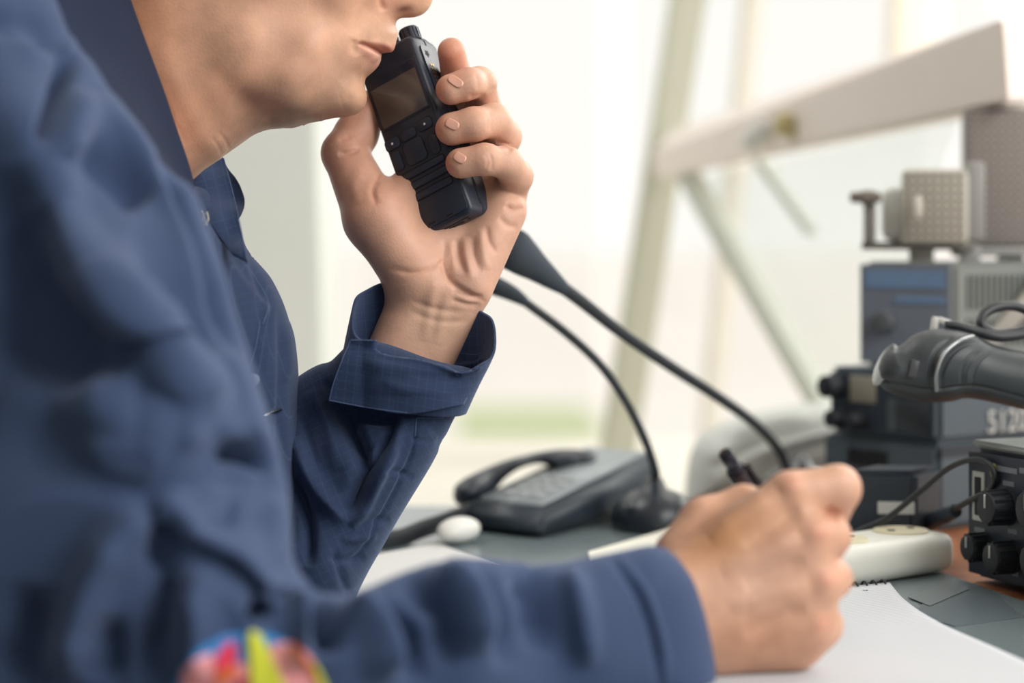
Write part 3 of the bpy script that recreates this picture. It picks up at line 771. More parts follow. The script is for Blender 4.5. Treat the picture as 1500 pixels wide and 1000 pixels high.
ns.strokes([
    # crook of the elbow: overhanging fold, pouch below, deep shadow above
    ([(318,670),(360,664),(398,686)], 11, -20), ([(295,775),(330,762),(345,728)], 9, -3),
    ([(372,905),(388,880),(404,860)], 12, -14), ([(440,862),(468,900),(480,960)], 17, -18), ([(415,870),(432,920),(440,980)], 20, 14), ([(505,890),(545,930),(560,1000)], 22, 15), ([(560,880),(600,930),(610,1000)], 17, -13),
    ([(222,760),(240,830),(232,920),(215,1000)], 22, -15), ([(275,840),(290,920),(280,1000)], 28, 15), ([(215,740),(150,830),(112,920),(95,1000)], 34, 20), ([(60,860),(45,940),(20,1000)], 36, -16), ([(150,900),(160,960),(150,1000)], 22, -12),
    ([(640,835),(690,880),(700,960)], 22, 12), ([(760,830),(785,880),(790,960)], 18, -11), ([(830,832),(850,900),(860,980)], 20, 8), ([(700,830),(735,900),(745,980)], 16, -10), ([(590,845),(640,900),(650,980)], 18, -10),
    ([(895,815),(935,870),(958,940),(966,1010)], 5, -3.5), ([(905,813),(946,870),(970,940),(978,1010)], 5, 1.8),
    # shoulder strap and shoulder creases
    ([(104,72),(92,110),(76,170),(64,214)], 12, -17), ([(112,80),(140,100),(175,125),(200,150)], 16, 1.5), ([(124,130),(104,190),(80,230)], 26, 8),
    ([(-30,20),(40,40),(100,70)], 22, -9), ([(-20,0),(30,40),(70,90)], 20, 4), ([(150,140),(205,225),(262,320),(320,430)], 16, 6), ([(120,210),(180,260),(215,300)], 24, -12), ([(225,225),(270,320),(320,430),(350,520)], 11, -8),
    ([(60,215),(90,330),(160,430),(250,520)], 36, 16), ([(20,330),(80,450),(190,550)], 46, -11), ([(150,400),(260,540),(330,610)], 40, 12), ([(190,330),(270,430),(320,520)], 26, -9), ([(-20,250),(20,400),(60,560),(80,700)], 50, -9),
    ([(0,560),(100,590),(200,600)], 50, 10), ([(-20,450),(60,520),(140,560)], 40, -8),
], tol=0.09)
ns.smooth(3)
me = ns.mesh('sleeve'); add_uv(me, weave((0.8,0,-0.5),(0.5,0,0.8),0.0050))
near_sleeve = link('sleeve', me, M_CLOTH, jacket)
ns_tree = sk_tree(ns)
# round embroidered patch on that sleeve
M_PATCH = {}
for nme, c in dict(patch_blue=(20,120,185), patch_cyan=(70,130,200), patch_pink=(240,160,165), patch_red=(225,50,85), patch_orange=(225,110,60), patch_lime=(200,205,50), patch_dark=(150,20,40), patch_lilac=(170,150,200)).items():
    M_PATCH[nme] = mat(nme, lin(*c), 0.8, sheen=0.2)
def disc_on(poly, lift, name, m, parent, th=0.0012):
    f = on(ns_tree, lift); poly = seg_poly(poly, 2)
    c = poly.mean(0); V = [tuple(P(c[0], c[1], f(*c)))]; R = 10; n = len(poly)
    for r in range(1, R+1):
        for p in poly:
            q = c+(p-c)*r/R; V.append(tuple(P(q[0], q[1], f(*q))))
    faces = [(0, 1+i, 1+(i+1) % n) for i in range(n)]
    for r in range(R-1):
        a = 1+r*n; b = a+n
        faces += [(a+i, b+i, b+(i+1) % n, a+(i+1) % n) for i in range(n)]
    for i in range(n): V.append(tuple(Vector(V[1+(R-1)*n+i])+Vector((0, th+0.001, 0))))
    a = 1+(R-1)*n; b = a+n
    faces += [(a+i, b+i, b+(i+1) % n, a+(i+1) % n) for i in range(n)]
    me = bpy.data.meshes.new(name); me.from_pydata(V, [], faces); me.update()
    bm = bmesh.new(); bm.from_mesh(me); bmesh.ops.recalc_face_normals(bm, faces=bm.faces); bm.to_mesh(me); bm.free()
    return link(name, me, m, parent)
ell = lambda cx, cy, rx, ry, n=28: [(cx+rx*math.cos(2*math.pi*i/n), cy+ry*math.sin(2*math.pi*i/n)) for i in range(n)]
pt = disc_on(ell(366,1036,117,110), 0.0015, 'sleeve_patch', M_PATCH['patch_blue'], jacket)
tag(pt, 'round multicoloured embroidered patch')
# patch motif pieces, a hair above the blue ground
def motif(poly, m, lift): disc_on(poly, lift, 'patch_motif', M_PATCH[m], jacket, th=0.0004)
motif([(262,990),(285,965),(330,950),(365,960),(366,1060),(270,1060)], 'patch_pink', 0.0026)
motif([(318,932),(352,928),(362,975),(330,970),(308,965)], 'patch_cyan', 0.0027)
motif([(330,942),(345,940),(347,962),(344,980),(318,990),(312,970)], 'patch_red', 0.0034)
motif([(318,982),(345,972),(352,990),(310,1010)], 'patch_orange', 0.0038)
motif([(388,945),(425,940),(455,962),(478,1000),(485,1060),(420,1060)], 'patch_pink', 0.0026)
motif([(420,938),(438,948),(462,975),(480,1010),(470,1012),(446,975)], 'patch_orange', 0.0032)
motif([(456,966),(468,982),(486,1020),(488,1060),(474,1060),(470,1010)], 'patch_lime', 0.0036)
motif([(362,926),(372,924),(384,932),(402,975),(425,1020),(430,1060),(368,1060),(367,980)], 'patch_lime', 0.0040)
motif([(345,998),(368,990),(366,1060),(330,1060)], 'patch_dark', 0.0044)
# ---- collar: near leaf (out of focus) lying round the neck
def leafY(ctrl):
    def f(x, y):
        X = np.array([[float(x)]]); Yy = np.array([[float(y)]])
        return float(idw(X, Yy, ctrl, 3.0)[0][0, 0])
    return f
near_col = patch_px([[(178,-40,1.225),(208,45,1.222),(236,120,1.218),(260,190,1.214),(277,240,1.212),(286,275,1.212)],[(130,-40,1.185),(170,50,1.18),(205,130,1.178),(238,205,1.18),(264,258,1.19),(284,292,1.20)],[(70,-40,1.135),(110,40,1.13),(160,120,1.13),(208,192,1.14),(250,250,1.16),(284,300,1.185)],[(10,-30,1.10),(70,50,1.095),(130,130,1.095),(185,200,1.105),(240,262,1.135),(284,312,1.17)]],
    None, 0.003, 'collar', M_CLOTH_SHADE, jacket, uv=weave((1,0,0),(0,0,1),0.0050))
# far leaf, in focus, with its point
far_col = patch_px([[(284,262),(300,248),(315,238),(327,230)],[(288,290),(305,280),(325,272),(339,276)],[(305,322),(322,322),(340,322),(351,328)],[(340,372),(348,376),(355,380),(363,385)]],
    leafY([(284,262,1.235),(327,230,1.262),(339,276,1.245),(305,322,1.208),(351,328,1.222),(352,380,1.196)]), 0.0016, 'collar', M_RIP, jacket, uv=weave((0.85,0,0.3),(-0.3,0,0.9),0.0050))
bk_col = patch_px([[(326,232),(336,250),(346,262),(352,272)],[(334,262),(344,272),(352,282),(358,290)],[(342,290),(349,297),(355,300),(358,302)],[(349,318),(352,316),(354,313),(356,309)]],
    leafY([(326,232,1.285),(352,272,1.33),(358,300,1.33),(349,318,1.29)]), 0.002, 'collar', M_CLOTH_SHADE, jacket, uv=weave((1,0,0),(0,0,1),0.0050))
# stitched edges (thread lines) on collar, cuff flap, placket
def stitch(pts, Yf, r=0.0002, n=120):
    q = crom(pts, n); me = tube_mesh('stitching', [P(x, y, Yf(x, y)) for x, y in q[::4]], r, n=n, seg=6)
    link('stitching', me, M_STITCH, jacket)
tr_tree = sk_tree(tr); fs_tree = sk_tree(fsk)
stitch([(514,498),(560,500),(627,513)], lambda x, y: flapY(x, y)-0.0008)
stitch([(513,499),(500,530),(489,560),(482,587)], lambda x, y: flapY(x, y)-0.0008)
stitch([(482,586),(540,597),(600,605)], lambda x, y: flapY(x, y)-0.0008)
stitch([(328,232),(340,277),(352,329),(362,383)], lambda x, y: leafY([(327,230,1.262),(339,276,1.245),(351,328,1.222),(363,385,1.196)])(x, y)-0.001)
stitch([(610,612),(640,612),(666,608)], on(fs_tree, 0.0006)); stitch([(610,612),(609,625),(608,640)], on(fs_tree, 0.0006))
stitch([(381,470),(374,510),(364,545)], lambda x, y: trf(x, y)-0.0003); stitch([(364,391),(392,441),(385,476)], lambda x, y: trf(x, y)-0.0003)
bmz = bmesh.new(); f = on(tr_tree, 0.0012)
bm_cyl(bmz, P(380,611,f(380,611)), P(411,600,f(411,600)), 0.0011, n=10)
link('pocket_zip', bm_mesh('pocket_zip', bmz), M_CHROME, jacket)
bmz = bmesh.new(); c = P(371,556,on(ns_tree,0.0)(371,556) if False else f(374,556)-0.002); bm_cyl(bmz, c, c+Vector((0.0005,-0.0025,0)), 0.0035, n=18, bevel=0.0008)
link('button', bm_mesh('button', bmz), mat('jacket_button', lin(120,140,165), 0.5), jacket)
tree_f = on(tr_tree, 0.0012)
for i, ln in enumerate([[(296,308),(300,318),(304,330)],[(300,312),(298,322),(303,326)],[(303,310),(305,322),(299,330)]]):
    me = tube_mesh('frayed_thread', [P(x, y, 1.197-0.0006*i) for x, y in ln], 0.0005, n=20, seg=6); link('frayed_thread', me, mat('frayed_thread', lin(200,195,180), 0.9), jacket)
# ================================================================= HANDHELD RADIO
RC = P(606, 201, 1.31)
RW = Vector((0.805, -0.429, 0.4125)); RH_ = Vector((0.326, -0.264, -0.911)); RD = Vector((0.498, 0.864, -0.073))
RW.normalize(); RH_ = (RH_-RW*RH_.dot(RW)).normalized(); RD = RH_.cross(RW)
if RD.y < 0: RD = -RD
RR = Matrix((RW, RH_, RD)).transposed()      # columns: across, down the body, back
radio = empty('handheld_radio', RC+RD*0.014, 'black handheld two-way radio held up to the mouth', 'radio')
def rp(u, v, t): return RC+(RW*u+RH_*v+RD*t)*0.001
def runit(name, build, m, parent=radio):
    bm = bmesh.new(); build(bm); bmesh.ops.transform(bm, matrix=Matrix.Translation(RC) @ RR.to_4x4() @ Matrix.Scale(0.001, 4), verts=bm.verts)
    return link(name, bm_mesh(name, bm), m, parent, smooth='auto')
def slab(bm, pts, t0, t1, bev=0.0, seg=2):
    """prism with outline pts (u,v) from depth t0 (front) to t1"""
    a = [bm.verts.new((u, v, t0)) for u, v in pts]; b = [bm.verts.new((u, v, t1)) for u, v in pts]; n = len(pts)
    fs_ = [bm.faces.new(a), bm.faces.new(b[::-1])]+[bm.faces.new((a[i], b[i], b[(i+1) % n], a[(i+1) % n])) for i in range(n)]
    if bev: bmesh.ops.bevel(bm, geom=list(fs_[0].edges), offset=bev, segments=seg, affect='EDGES', profile=0.5)
def rrect(u0, v0, u1, v1, r, n=5):
    P_ = []
    for cx, cy, a0 in ((u1-r, v1-r, 0), (u0+r, v1-r, 90), (u0+r, v0+r, 180), (u1-r, v0+r, 270)):
        for i in range(n+1):
            a = math.radians(a0+90*i/n); P_.append((cx+r*math.cos(a), cy+r*math.sin(a)))
    return P_
def smooth_by_angle(o, ang=40):
    me = o.data; me.polygons.foreach_set('use_smooth', [True]*len(me.polygons)); me.set_sharp_from_angle(angle=math.radians(ang))
def housing(bm):
    # stacked outline sections front -> back with rounded edges
    secs = [(0.9, 2.6), (0.25, 1.4), (0.0, 0.0)]
    L = []
    for inset, t in [(2.4,0.0),(1.2,0.25),(0.45,0.9),(0.0,2.2),(-0.4,7),(-0.4,13),(0.3,13.4),(0.3,14.2),(-0.4,14.6),(-0.2,24),(0.4,27),(1.6,28.3)]:
        top = -58.5+inset+(0.8 if t > 20 else 0)
        pts = rrect(-20.5+inset, top, 20.5-inset, 57.5-inset-(0 if t < 14 else 0.9), 4.5)
        # waist on the upper half: the grip narrows below the screen
        pts = [(u*(1-0.02*math.exp(-((v-2)/16)**2)), v) for u, v in pts]
        L.append([bm.verts.new((u, v, t)) for u, v in pts])
    n = len(L[0])
    bm.faces.new(L[0]); bm.faces.new(L[-1][::-1])
    for a, b in zip(L[:-1], L[1:]):
        for i in range(n): bm.faces.new((a[i], b[i], b[(i+1) % n], a[(i+1) % n]))
rad_h = runit('housing', housing, M_BLK); smooth_by_angle(rad_h, 35)
def rpart(name, fn, m, label=None):
    o = runit(name, fn, m); smooth_by_angle(o, 30)
    if label: o['label'] = label
    return o
rpart('front_panel', lambda bm: slab(bm, rrect(-18.4,-45.5,18.6,54.6,2.2), -0.7, 0.5, 0.35), mat('radio_face', lin(36,43,56), 0.5, bump=(700,0.2,0.0003)))
rpart('screen_bezel', lambda bm: slab(bm, rrect(-18.0,-43.5,18.0,-11.5,1.6), -1.05, 0, 0.25), M_BLK2)
scr = mat('radio_screen', lin(78,70,62), 0.18, spec=0.6, coat=0.3)
nt_ = scr.node_tree; tc0 = nt_.nodes.new('ShaderNodeTexCoord'); nz = nt_.nodes.new('ShaderNodeTexNoise'); nz.inputs['Scale'].default_value = 45; nz.inputs['Detail'].default_value = 1
nt_.links.new(tc0.outputs['Object'], nz.inputs['Vector']); mx0 = nt_.nodes.new('ShaderNodeMix'); mx0.data_type = 'RGBA'; mx0.inputs[6].default_value = lin(70,68,66); mx0.inputs[7].default_value = lin(98,87,78)
nt_.links.new(nz.outputs['Fac'], mx0.inputs[0]); nt_.links.new(mx0.outputs[2], nt_.nodes['Principled BSDF'].inputs['Base Color'])
rpart('screen', lambda bm: slab(bm, rrect(-16.6,-38.2,16.6,-13.0,0.6), -1.25, -0.5, 0.1), scr, 'grey-brown display')
def ringed(bm, u, v, w, h, r):  # dark gap then key cap
    slab(bm, rrect(u-w/2, v-h/2, u+w/2, v+h/2, r), -1.35, -0.4, 0.4)
gap = lambda u, v, w, h, r: (lambda bm: slab(bm, rrect(u-w/2-0.45, v-h/2-0.45, u+w/2+0.45, v+h/2+0.45, r+0.4), -0.78, -0.2))
M_KEY = mat('radio_key', lin(42,50,65), 0.45, bump=(700,0.2,0.0003))
def uv_of(x, y):
    dx, dy = x-606, y-201; return (2.26*dx-0.809*dy)/5.341, (1.997*dy+1.023*dx)/5.341
keys = [((609.5,221.5),14.2,14.2,2.6),((575.3,210.3),10.2,6.6,2.0),((599.5,196.5),10.5,6.0,1.8),((623.6,182.2),10.2,6.6,2.0),((583.2,235.8),6.0,12.0,2.2),((638,211.5),6.0,12.0,2.2)]
for (xy, w_, h_, r_) in keys:
    u, v = uv_of(*xy)
    k = rpart('button', lambda bm: ringed(bm, u, v, w_, h_, r_), M_KEY)
    g = runit('button_gap', gap(u, v, w_, h_, r_), M_DEEP, k)
    if w_ == 10.2:
        def dot(bm):
            bmesh.ops.create_uvsphere(bm, u_segments=16, v_segments=8, radius=0.75, matrix=Matrix.Translation((u, v, -1.35)) @ Matrix.Diagonal((1, 1, 0.3, 1)))
        runit('button_dot', dot, mat('white_print', lin(240,240,240), 0.5), k)
for i, v0 in enumerate((20.0, 27.2, 34.4)):
    def rec(bm): slab(bm, rrect(-16.2, v0-2.7, 16.0, v0+2.7, 2.6), -0.85, -0.3)
    def bar(bm): slab(bm, rrect(-15.3, v0-1.9, 15.1, v0+1.9, 1.8), -1.35, -0.5, 0.5)
    s = rpart('speaker_slot', bar, M_KEY); runit('slot_recess', rec, M_DEEP, s)
for (x, y) in [(635,327),(661,315)]:
    u, v = uv_of(x, y)
    rpart('microphone_hole', lambda bm: slab(bm, rrect(u-2.2, v-0.6, u+2.2, v+0.6, 0.4), -0.78, -0.3), M_DEEP)
def side_slab(bm, v0, v1, t0, t1, off, th=1.0, r=0.6):
    pts = rrect(v0, t0, v1, t1, r); a = [bm.verts.new((20.9+off, p, q)) for p, q in pts]; b = [bm.verts.new((20.9+off-th, p, q)) for p, q in pts]; n = len(pts)
    f0 = bm.faces.new(a); bm.faces.new(b[::-1])
    for i in range(n): bm.faces.new((a[i], b[i], b[(i+1) % n], a[(i+1) % n]))
    bmesh.ops.bevel(bm, geom=list(f0.edges), offset=0.25, segments=2, affect='EDGES')
sp = rpart('side_plate', lambda bm: side_slab(bm, -52, -20, 5.5, 17.5, 0.7, 1.6, 2.5), M_BLK2)
def star(bm):
    pts = []
    for i in range(10):
        a = math.radians(36*i); r = 2.6 if i % 2 == 0 else 1.5; pts.append((-46.5+r*math.cos(a), 10.5+r*math.sin(a)))
    a = [bm.verts.new((21.75, p, q)) for p, q in pts]; b = [bm.verts.new((21.3, p, q)) for p, q in pts]; n = len(pts)
    bm.faces.new(a); bm.faces.new(b[::-1])
    for i in range(n): bm.faces.new((a[i], b[i], b[(i+1) % n], a[(i+1) % n]))
runit('screw_recess', star, M_DEEP, sp)
for k in range(5):
    for t in (9.6, 12.0):
        runit('contact', lambda bm: side_slab(bm, -39.5+2.5*k, -38.1+2.5*k, t, t+1.3, 0.95, 0.6, 0.3), M_GOLD, sp)
rpart('side_groove', lambda bm: side_slab(bm, 33, 52, 11.6, 12.6, 0.12, 0.5, 0.3), M_DEEP)
def bot_slab(u0, u1, t0, t1, off, bev=0.3):
    def f(bm):
        pts = rrect(u0, t0, u1, t1, 0.6); a = [bm.verts.new((p, 57.6+off, q)) for p, q in pts]; b = [bm.verts.new((p, 56.0, q)) for p, q in pts]; n = len(pts)
        bm.faces.new(a); bm.faces.new(b[::-1])
        for i in range(n): bm.faces.new((a[i], b[i], b[(i+1) % n], a[(i+1) % n]))
    return f
bp_ = rpart('battery_catch', bot_slab(-14, 15, 4.5, 12.8, 0.5), M_BLK)
runit('catch_slot', bot_slab(-7, 9, 6.4, 9.2, 0.75), M_DEEP, bp_); runit('catch_slot', bot_slab(-12.5, -10.2, 7, 9, 0.75), M_DEEP, bp_); runit('catch_slot', bot_slab(12, 14, 6.5, 8.5, 0.75), M_DEEP, bp_)
def knob(bm):
    bmesh.ops.create_cone(bm, cap_ends=True, segments=28, radius1=6.0, radius2=5.6, depth=8.5, matrix=Matrix.Translation((14.0,-62.6,12)) @ Matrix.Rotation(math.pi/2, 4, 'X'))
    for i in range(14):
        a = 2*math.pi*i/14; bmesh.ops.create_cube(bm, size=1, matrix=Matrix.Translation((14.0+5.8*math.cos(a),-62.4,12+5.8*math.sin(a))) @ Matrix.Rotation(-a, 4, 'Y') @ Matrix.Diagonal((1.0,7.0,1.2,1)))
rpart('volume_knob', knob, M_BLK)
def shoulder(bm):
    pts = rrect(-19, 3, 19.5, 25, 4)
    a = [bm.verts.new((u, -57, t)) for u, t in pts]; b = [bm.verts.new((u*0.93, -59.6, 14+(t-14)*0.9)) for u, t in pts]; n = len(pts)
    bm.faces.new(a[::-1]); bm.faces.new(b)
    for i in range(n): bm.faces.new((a[i], a[(i+1) % n], b[(i+1) % n], b[i]))
rpart('top_plate', shoulder, M_BLK)
def ant(bm):
    L = [(4.8,-58.5),(4.8,-66),(4.2,-67),(4.0,-84),(3.6,-92),(2.6,-93)]
    rings = [[bm.verts.new((1.0+r*math.cos(2*math.pi*i/20), v, 12+r*math.sin(2*math.pi*i/20))) for i in range(20)] for r, v in L]
    for a, b in zip(rings[:-1], rings[1:]):
        for i in range(20): bm.faces.new((a[i], b[i], b[(i+1) % 20], a[(i+1) % 20]))
    bm.faces.new(rings[0]); bm.faces.new(rings[-1][::-1])
rpart('antenna', ant, M_RUB)
# ================================================================= SETTING
def struct(name, me, m, parent=None, smooth=False):
    o = link(name, me, m, parent, smooth)
    if parent is None: o['kind'] = 'structure'
    return o
def bxm(name, c, s, bev=0.0):
    bm = bmesh.new(); bm_box(bm, c, s, bevel=bev); return bm_mesh(name, bm)
def hexa(name, f, bk, bev=0.0):
    """8 corners: front loop of 4 and back loop of 4 (world points)"""
    bm = bmesh.new(); a = [bm.verts.new(p) for p in f]; b = [bm.verts.new(p) for p in bk]
    bm.faces.new(a); bm.faces.new(b[::-1])
    for i in range(4): bm.faces.new((a[i], b[i], b[(i+1) % 4], a[(i+1) % 4]))
    if bev: bmesh.ops.bevel(bm, geom=list(bm.edges), offset=bev, segments=2, affect='EDGES')
    return bm_mesh(name, bm)
M_FLOOR = mat('floor_carpet', lin(120,118,112), 0.9, bump=(300,0.4)); M_CEIL = mat('ceiling_paint', lin(225,222,214), 0.9, mott=0.03)
M_WALL = mat('wall_paint', lin(222,226,222), 0.8, mott=0.02); M_FRAME = mat('window_frame_paint', lin(192,192,174), 0.5, mott=0.03)
M_FRAME2 = mat('pale_frame', lin(222,222,214), 0.45, mott=0.02); M_BEAM = mat('beam_paint', lin(236,226,218), 0.5, mott=0.03); M_SILL = mat('sill_paint', lin(238,234,222), 0.5, mott=0.02)
struct('floor', bxm('floor', (0.3,1.0,-0.05), (6,5,0.1)), M_FLOOR)
struct('ceiling', bxm('ceiling', (0.3,1.0,2.75), (6,5,0.1)), M_CEIL)
struct('wall_left_blocker', bxm('wall_left_blocker', (-2.65,1.0,1.35), (0.1,5,2.7)), mat('blocker_dark_paint', lin(92,98,106), 0.9, mott=0.03))  # unseen wall added to block sky light; dark to cut bounce
# broad pillar behind the man (blurred)
def post(name, p0, p1, w, dpt, m, d0, d1, structural=True):
    a = P(*p0, d0); b = P(*p1, d1); h = w/2
    wa = h*d0/FPX; wb = h*d1/FPX
    f = [a+Vector((-wa,0,0)), a+Vector((wa,0,0)), b+Vector((wb,0,0)), b+Vector((-wb,0,0))]
    return struct(name, hexa(name, f, [q+Vector((0,dpt,0)) for q in f], 0.004), m)
post('trim_1', (330,900), (300,-400), 300, 0.25, M_WALL, 2.45, 2.45)
post('trim_2', (885,810), (1030,-130), 50, 0.09, M_FRAME, 2.50, 2.70)
post('trim_3', (1030,760), (1118,-130), 26, 0.08, mat('far_frame_paint', lin(240,232,220), 0.5), 3.1, 3.3)
post('trim_4', (1338,110), (1350,-160), 60, 0.08, mat('far_post_paint', lin(250,238,222), 0.5), 3.2, 3.4)
# far wall below the windows, sill, panes
struct('wall_near_blocker', bxm('wall_near_blocker', (0.3,-1.45,1.35), (6,0.1,2.7)), M_WALL)  # unseen solid wall added to block sky light from behind the camera
struct('wall_far', bxm('wall_far', (0.3,2.78,0.33), (6,0.08,0.66)), M_WALL)
struct('trim_5', bxm('trim_5', (0.3,2.42,0.68), (6,0.80,0.035), 0.006), M_SILL)
def pane_mat(name, tint, glossy, haze=0.0):
    m = bpy.data.materials.new(name); m.use_nodes = True; nt = m.node_tree; nt.nodes.clear()
    o = nt.nodes.new('ShaderNodeOutputMaterial'); t = nt.nodes.new('ShaderNodeBsdfTransparent'); t.inputs[0].default_value = tint
    g = nt.nodes.new('ShaderNodeBsdfGlossy'); g.inputs['Roughness'].default_value = 0.05
    x = nt.nodes.new('ShaderNodeMixShader'); x.inputs[0].default_value = glossy
    nt.links.new(t.outputs[0], x.inputs[1]); nt.links.new(g.outputs[0], x.inputs[2]); last = x
    if haze:
        d = nt.nodes.new('ShaderNodeBsdfDiffuse'); d.inputs[0].default_value = (0.9,0.92,0.91,1); y = nt.nodes.new('ShaderNodeMixShader'); y.inputs[0].default_value = haze
        nt.links.new(x.outputs[0], y.inputs[1]); nt.links.new(d.outputs[0], y.inputs[2]); last = y
    nt.links.new(last.outputs[0], o.inputs[0]); return m
M_PANE = pane_mat('window_glass', (0.985,0.99,0.985,1), 0.03)
for i, (x0, x1) in enumerate([(-2.6,0.10),(0.16,0.52),(0.56,3.2)]):
    struct('window_%d' % (i+1), bxm('window_%d' % (i+1), ((x0+x1)/2,2.80,1.68), (x1-x0,0.006,2.04)), M_PANE)
# outside: pale apron far below with a strip of grass
M_GR = mat('apron_concrete', lin(252,246,240), 0.9, mott=0.03); M_GRASS = mat('grass', lin(204,214,168), 0.9, mott=0.15)
g = struct('floor', bxm('ground', (0,460,-12.2), (900,900,0.2)), M_GR); g.name = 'ground'
gx = [(-12,142),(10,128),(2,116),(-16,120)]
hx = [Vector((x,y,-12.02)) for x, y in [(-3.2,131),(5.6,131),(5.2,156),(-3.8,156)]]
gs = link('grass_strip', hexa('grass_strip', hx, [q-Vector((0,0,0.06)) for q in hx]), M_GRASS, None, False); gs['kind'] = 'structure'
# ---- big pale console beam with its brace bars and glass side
F_ = [P(955,224,2.5), P(960,264,2.5), P(1476,150,1.72), P(1468,28,1.72)]
Bk = [P(985,190,2.62), P(990,240,2.62), P(1540,150,1.86), P(1530,8,1.86)]
struct('trim_6', hexa('trim_6', F_, Bk, 0.003), M_BEAM)
def bar(name, p0, d0, p1, d1, r, m):
    bm = bmesh.new(); a, b = P(*p0, d0), P(*p1, d1); q = (b-a).to_track_quat('Z', 'Y').to_matrix()
    bm_box(bm, (a+b)/2, (2*r, 2*r, (b-a).length), q, bevel=r*0.25); return struct(name, bm_mesh(name, bm), m)
M_BRACE = mat('brace_paint', lin(196,200,190), 0.5, mott=0.03)
bar('trim_7', (1005,250), 2.45, (1215,610), 2.20, 0.0105, M_BRACE)
bar('trim_8', (1110,232), 2.40, (1190,340), 2.30, 0.0055, mat('small_brace_paint', lin(190,196,188), 0.5))
gl = [P(1015,262,2.47), P(1230,612,2.22), P(1262,600,2.0), P(1400,175,1.9)]
bm = bmesh.new(); vs_ = [bm.verts.new(p) for p in gl]; vb_ = [bm.verts.new(p+Vector((0.003,0.003,0))) for p in gl]
bm.faces.new(vs_); bm.faces.new(vb_[::-1])
for i in range(4): bm.faces.new((vs_[i], vb_[i], vb_[(i+1) % 4], vs_[(i+1) % 4]))
struct('window_4', bm_mesh('window_4', bm), pane_mat('console_glass', (0.97,0.985,0.975,1), 0.05, 0.06))
# ---- desk
M_WOOD = mat('desk_wood', lin(150,96,62), 0.45, mott=0.15)
nt_ = M_WOOD.node_tree; wv = nt_.nodes.new('ShaderNodeTexWave'); wv.inputs['Scale'].default_value = 9; wv.inputs['Distortion'].default_value = 5; wv.inputs['Detail'].default_value = 3
tcw = nt_.nodes.new('ShaderNodeTexCoord'); nt_.links.new(tcw.outputs['Object'], wv.inputs['Vector'])
mxw = nt_.nodes.new('ShaderNodeMix'); mxw.data_type = 'RGBA'; mxw.inputs[6].default_value = lin(132,80,50); mxw.inputs[7].default_value = lin(168,108,70)
nt_.links.new(wv.outputs['Fac'], mxw.inputs[0]); nt_.links.new(mxw.outputs[2], nt_.nodes['Principled BSDF'].inputs['Base Color'])
desk = empty('desk', (0.5,1.25,0), 'long wooden console desk under the radios', 'desk')
link('desktop', bxm('desktop', (0.60,1.24,DESK-0.016), (1.41,1.02,0.032), 0.004), M_WOOD, desk, False)
for x in (-0.05, 1.24):
    for y in (0.78, 1.70): link('leg', bxm('leg', (x,y,(DESK-0.032)/2), (0.05,0.05,DESK-0.032), 0.004), M_WOOD, desk, False)
M_MAT = mat('desk_mat', lin(116,130,134), 0.22, spec=0.6, mott=0.05)
def flat(name, pts, z0, th, m, label, cat, bev=0.0, group=None):
    bm = bmesh.new(); a = [bm.verts.new((x, y, z0+th)) for x, y in pts]; b = [bm.verts.new((x, y, z0)) for x, y in pts]; n = len(pts)
    bm.faces.new(a); bm.faces.new(b[::-1])
    for i in range(n): bm.faces.new((a[i], b[i], b[(i+1) % n], a[(i+1) % n]))
    o = link(name, bm_mesh(name, bm), m, None, False); tag(o, label, cat, group); return o
dp = lambda x, y, z=0.0: tuple(desk_pt(x, y, z)[:2])
flat('desk_mat', [(-0.095,0.74),(0.37,0.74),dp(1500,884),dp(1384,843),(0.20,1.735),(-0.095,1.735)], DESK, 0.0015, M_MAT, 'grey translucent mat covering the desktop', 'desk mat')
M_REFL = mat('mat_reflection', lin(112,122,126), 0.3); M_REFL_DARK = mat('mat_reflection_dark', lin(99,111,117), 0.3)  # colours of flat sheets that imitate light reflected in the desk mat
flat('sheet', [dp(1338,905),dp(1400,922),dp(1500,908),dp(1450,868),dp(1385,846)], DESK+0.0016, 0.0004, M_REFL_DARK, 'dark sheet for the drawn mat reflection beside the notepad, nearest the brown wood', 'paper')
flat('sheet', [dp(1330,880),dp(1362,893),dp(1420,868),dp(1398,852)], DESK+0.0022, 0.0003, M_REFL, 'small pale sheet drawn as a mat reflection between the white power strip and the notepad', 'paper')
# ================================================================= THINGS ON THE DESK
ZT = DESK+0.0017
def W2(x, y, d): return P(x, y, d)
def add(name, build, m, parent, smooth='ang', ang=40):
    bm = bmesh.new(); build(bm); o = link(name, bm_mesh(name, bm), m, parent, False)
    if smooth: smooth_by_angle(o, ang)
    return o
# ---- notepad with a spiral
M_PAPER = mat('squared_paper', lin(232,233,232), 0.8)
nt_ = M_PAPER.node_tree; tcp = nt_.nodes.new('ShaderNodeUVMap'); tcp.uv_map = 'weave'; sx = nt_.nodes.new('ShaderNodeSeparateXYZ'); nt_.links.new(tcp.outputs[0], sx.inputs[0]); prev = None
for ax in (0, 1):
    f = nt_.nodes.new('ShaderNodeMath'); f.operation = 'FRACT'; nt_.links.new(sx.outputs[ax], f.inputs[0]); l = nt_.nodes.new('ShaderNodeMath'); l.operation = 'LESS_THAN'; l.inputs[1].default_value = 0.10; nt_.links.new(f.outputs[0], l.inputs[0])
    if prev: a = nt_.nodes.new('ShaderNodeMath'); a.operation = 'MAXIMUM'; nt_.links.new(prev, a.inputs[0]); nt_.links.new(l.outputs[0], a.inputs[1]); prev = a.outputs[0]
    else: prev = l.outputs[0]
